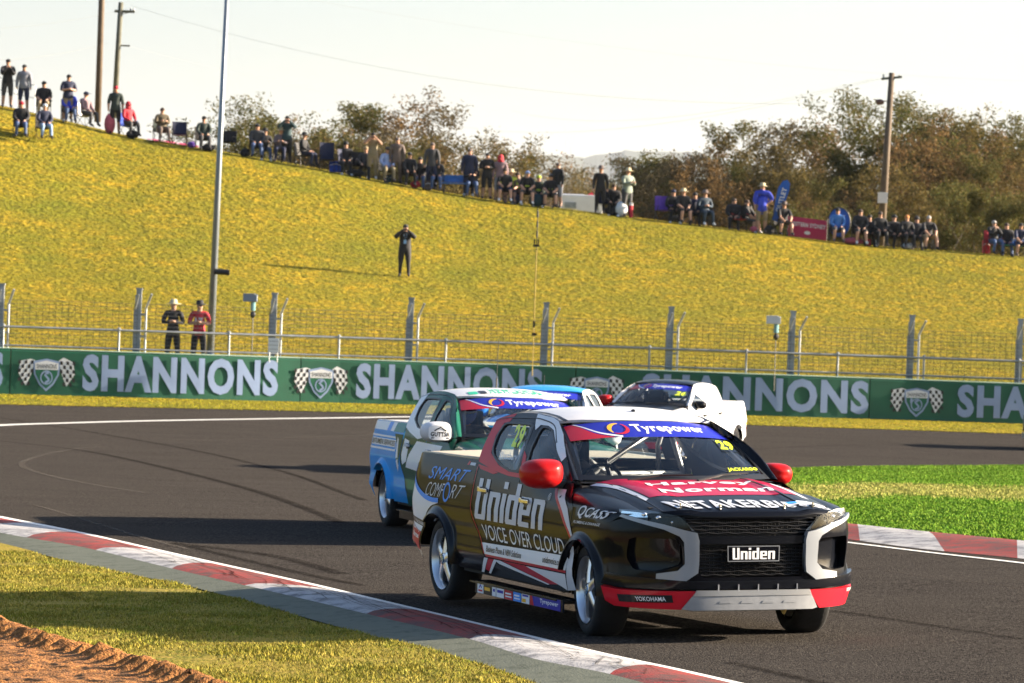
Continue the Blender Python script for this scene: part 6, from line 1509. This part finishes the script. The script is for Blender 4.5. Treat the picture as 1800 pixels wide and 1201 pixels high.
def blob(name, px, py, d, col, label, cat, rz=0, kind='bag'):
    p = onhill(px, py); q = MB()
    if kind == 'bag':
        q.ell((0, 0, d[2]*.42), (d[0]/2, d[1]/2, d[2]*.5), 12, 8); b = q.build(name, c_(col), None, smooth='all')
        MB().tube([(-d[0]*.25, 0, d[2]*.8), (0, 0, d[2]*1.12), (d[0]*.25, 0, d[2]*.8)], .012, 5).build('strap', M['trim'], b)
    elif kind == 'cooler':
        q.box((0, 0, d[2]*.40), (d[0], d[1], d[2]*.8), None, 1.04); b = q.build(name, c_(col), None, bevel=.02); MB().box((0, 0, d[2]*.9), (d[0]*1.08, d[1]*1.08, d[2]*.2)).build('lid', c_(col), b, bevel=.02)
        MB().tube([(-d[0]*.5, -d[1]*.55, d[2]*.6), (0, -d[1]*.7, d[2]*.75), (d[0]*.5, -d[1]*.55, d[2]*.6)], .012, 5).build('handle', c_('white'), b)
    elif kind == 'bucket':
        q.lathe([(0, 0), (d[0]*.38, 0), (d[0]*.5, d[2]), (d[0]*.46, d[2]), (d[0]*.36, .02), (0, .02)], 14, 'Z'); b = q.build(name, c_(col), None, smooth=True); MB().tube([(-d[0]*.5, 0, d[2]), (0, 0, d[2]*1.3), (d[0]*.5, 0, d[2])], .008, 5).build('handle', M['wire'], b)
    elif kind == 'rug':
        nx, ny = 14, 5; vs = []; fs = []
        for i in range(nx+1):
            for j in range(ny+1):
                x, y = (i/nx-.5)*d[0], (j/ny-.5)*d[1]; ca = math.cos(rz); sa = math.sin(rz); X, Y = p.x+x*ca-y*sa, p.y+x*sa+y*ca; vs.append((X-p.x, Y-p.y, hill(X, Y)-p.z+.05+.02*math.sin(i*1.7+j)))
        fs = [(i*(ny+1)+j, (i+1)*(ny+1)+j, (i+1)*(ny+1)+j+1, i*(ny+1)+j+1) for i in range(nx) for j in range(ny)]
        b = obj(name, pyd(name, vs, fs), c_(col)); rz = 0
    b.location = p; b.rotation_euler = (0, 0, rz); tag(b, label, cat); return b
blob('bag', 233, 237, (.5, .35, .32), 'black', 'black bag on the grass at the feet of the red hooded person', 'bag')
blob('rug', 305, 253, (1.9, .9, 0), 'magenta', 'crimson picnic rug spread on the grass left of the light mast', 'rug', 0, 'rug')
blob('bag', 337, 251, (.34, .25, .24), 'purple', 'small purple bag beside the seated dark green jacket', 'bag')
blob('bag', 366, 266, (.5, .35, .28), 'black', 'black bag at the foot of the light mast on the hilltop', 'bag')
blob('bag', 193, 218, (.42, .3, .8), 'pink', 'tall faded pink bag beside the person in the red cap', 'bag')
blob('bag', 431, 268, (.42, .3, .32), 'black', 'black bag left of the charcoal hoodie', 'bag')
blob('cooler', 590, 303, (.46, .34, .40), 'blue', 'deep blue cooler box below the high backed chair', 'cooler', 0, 'cooler')
blob('bag', 625, 305, (.7, .4, .30), 'black', 'wide black bag in front of the dark chairs', 'bag')
blob('cooler', 681, 314, (.26, .22, .28), 'teal', 'small dark teal cooler at the feet of the pale blue shirt', 'cooler', 0, 'cooler')
blob('bag', 730, 325, (.40, .26, .28), 'red', 'red and white bag on the grass left of the wooden crate', 'bag')
cr_ = blob('crate', 753, 328, (.24, .22, .34), 'brown', 'narrow brown wooden crate at the feet of the person in jeans', 'crate', 0, 'cooler')
for px, py, d, c, lab in ((905, 356, (.5, .35, .4), 'navy', 'navy bag between the first two team shirts'), (943, 359, (.6, .4, .5), 'teal', 'dark teal bag between the second and third team shirts'), (1080, 379, (.75, .4, .4), 'black', 'black bundle in front of the long black coat'), (1092, 378, (.5, .5, .62), 'white', 'black and white bundle below the sage green shirt'),
                           (1190, 391, (.5, .4, .3), 'black', 'black bag at the feet of the pale straw hat'), (1352, 408, (.4, .3, .36), 'black', 'black bag at the foot of the blue feather banner'), (1325, 405, (.3, .2, .24), 'pink', 'small pink bag left of the tan shorts'), (1500, 421, (.8, .4, .28), 'pink', 'pink bundle between the blue and black jackets'), (1595, 431, (.5, .3, .25), 'white', 'pale bag on the grass by the ginger haired person')):
    blob('bag', px, py, d, c, lab, 'bag')
blob('bucket', 1526, 425, (.26, .26, .24), 'red', 'dark red bucket right of the round blue banner', 'bucket', 0, 'bucket'); blob('bucket', 1540, 427, (.20, .2, .24), 'white', 'pale blue white bucket next to the dark red one', 'bucket', 0, 'bucket')
blob('cooler', 1733, 446, (.26, .26, .5), 'red', 'red cooler with white lid beside the eating person at right', 'cooler', 0, 'cooler')
# bench
p = onhill(800, 330); t = tag(empty('bench', p), 'low blue plastic bench between the jeans and the navy sweater', 'bench')
MB().box((0, 0, .42), (1.0, .34, .05)).build('seat', c_('midblue'), t, bevel=.01); MB().box((0, .2, .60), (1.0, .04, .26)).build('backrest', c_('midblue'), t, bevel=.01)
for sx in (-.42, .42):
    for sy in (-.13, .13): MB().box((sx, sy, .2), (.05, .05, .42)).build('leg', c_('dkgrey'), t)
# feather banner, round banner, pink banner
p = onhill(1352, 407); t = tag(empty('feather_banner', p), 'tall leaning blue feather banner with white lettering right of the royal blue T-shirt', 'banner')
fb_ = lambda u, v: Vector((.05+v*.36*1.0+u*1.0, .04*math.sin(v*3), v*1.0))
outl = [(-.02, .45), (.20, .35), (.22, .9), (.30, 1.2), (.33, 1.55), (.30, 1.80), (.18, 1.94), (.02, 1.90), (-.10, 1.65), (-.08, 1.1)]
sail = panel('sail', outl, lambda u, v: Vector((.02+v*.22+u, .04*math.sin(v*3), v+.1)), mat('banner_blue', (.01, .09, .42), .5), t, Vector((0, -1, 0)), .15)
MB().tube([(0, .03, 0), (.08, .03, .5), (.30, .03, 1.4), (.42, .05, 1.95), (.60, .05, 2.05)], .016, 6).build('banner_pole', M['trim'], t)
MB().box((.05, 0, .03), (.5, .3, .05)).build('base', M['trim'], t)
text('lettering', 'OUTLET', ((.20, .75), (.24, 1.62), (.06, 1.66), (.02, .75)), lambda u, v: Vector((.02+v*.22+u, .04*math.sin(v*3), v+.1)), c_('white'), t, Vector((0, -1, 0)), .01, bold=.02)
p = onhill(1479, 411); t = tag(empty('round_banner', p+Vector((0, 1.2, 0))), 'round dark blue pop-up banner behind the mid blue jacket', 'banner')
rb_ = [(.42*math.cos(R(a)), .80+.56*math.sin(R(a))) for a in range(0, 360, 15)]
panel('sail', rb_, lambda u, v: Vector((u, .06*math.cos(u*3), v)), mat('banner_blue', (.01, .09, .42), .5), t, Vector((0, -1, 0)), .2)
MB().tube([(a, .03, b) for a, b in rb_+rb_[:1]], .02, 5).build('hoop', M['trim'], t)
stick('mark', [(.0, 1.0), (.22, 1.05), (.22, 1.08), (.02, 1.03)], lambda u, v: Vector((u, .06*math.cos(u*3), v)), c_('white'), t, Vector((0, -1, 0)), .01)
p = onhill(1422, 413); t = tag(empty('pink_banner', p+Vector((0, .9, 0))), 'long crimson pink banner on the hilltop with pale lettering', 'banner')
pb = lambda u, v: Vector((u, .03*math.sin(u*5), v-.09*u)); PO = Vector((0, -1, 0))
panel('sheet', rectq(-.75, .04, .72, .80), pb, mat('banner_pink', (.42, .012, .08), .5), t, PO, .2); text('lettering', 'WESTERN SYDNEY', rectq(-.70, .46, .69, .62), pb, c_('white'), t, PO, .008, bold=.03); 
panel('oval_mark', [(.12*math.cos(R(a)), .25+.07*math.sin(R(a))) for a in range(0, 360, 30)], pb, c_('white'), t, PO, .3, off=.008)
for x in (-.76, .73): MB().tube([(x, .03, 0), (x, .03, .86-.09*x)], .02, 5).build('stake', M['trim'], t)
# white caravan and red tent beyond the brow
p = at(1020, 372, 162); t = tag(empty('caravan', (p.x, p.y, p.z-.9)), 'low white caravan roof with a dark window beyond the hilltop', 'caravan')
MB().box((.0, 0, .9), (1.75, 1.6, 1.3)).box((-.35, 0, 1.40), (1.0, 1.3, .35)).build('body', paint('caravan_white', (.7, .7, .72)), t, bevel=.06)
w_ = MB().box((-.42, -.82, 1.12), (.42, .03, .20)).build('window', M['piano'], t); MB().box((-.42, -.835, 1.12), (.46, .012, .24)).build('window_frame', M['galv'], w_)
for x in (-.5, .5): MB().lathe([(0, -.82), (.26, -.82), (.28, -.78), (.28, -.62), (0, -.62)], 16, 'Y', (x, 0, .2)).build('wheel', M['tyre'], t)
p = at(1030, 350, 165); t = tag(empty('tent', (p.x, p.y, p.z-1.2)), 'small dark red tent top behind the white caravan', 'tent'); MB().add([(-.5, -.5, 1.0), (.5, -.5, 1.0), (.5, .5, 1.0), (-.5, .5, 1.0), (.25, 0, 1.5)], [(0, 1, 4), (1, 2, 4), (2, 3, 4), (3, 0, 4)]).build('canopy', c_('red'), t)
for sx in (-.5, .5):
    for sy in (-.5, .5): MB().tube([(sx, sy, 0), (sx, sy, 1.02)], .02, 5).build('leg', M['wire'], t)
p = onhill(1109, 378); t = tag(empty('marker_post', p), 'short red and white marker post right of the sage green shirt', 'post'); MB().tube([(0, 0, 0), (0, 0, .45)], .07, 8).build('post', c_('red'), t); MB().tube([(0, 0, .45), (0, 0, .56)], .072, 8).build('band', c_('white'), t)
# thin railing at the top left
p0 = at(-30, 176, 153); t = tag(empty('hill_railing', (p0.x, p0.y, p0.z)), 'thin wire railing behind the standing people at the top left', 'railing')
A = at(-40, 128, 153)-p0; B = at(62, 150, 153)-p0; C2 = at(-40, 140, 153)-p0
MB().tube([A, B], .014, 5).tube([A-Vector((0, 0, .45)), B-Vector((0, 0, .5))], .012, 5).build('wire', M['wire'], t)
for k in range(4): q = A.lerp(B, k/3); MB().tube([q, (q.x, q.y, q.z-1.3)], .018, 5).build('post', M['galv'], t)
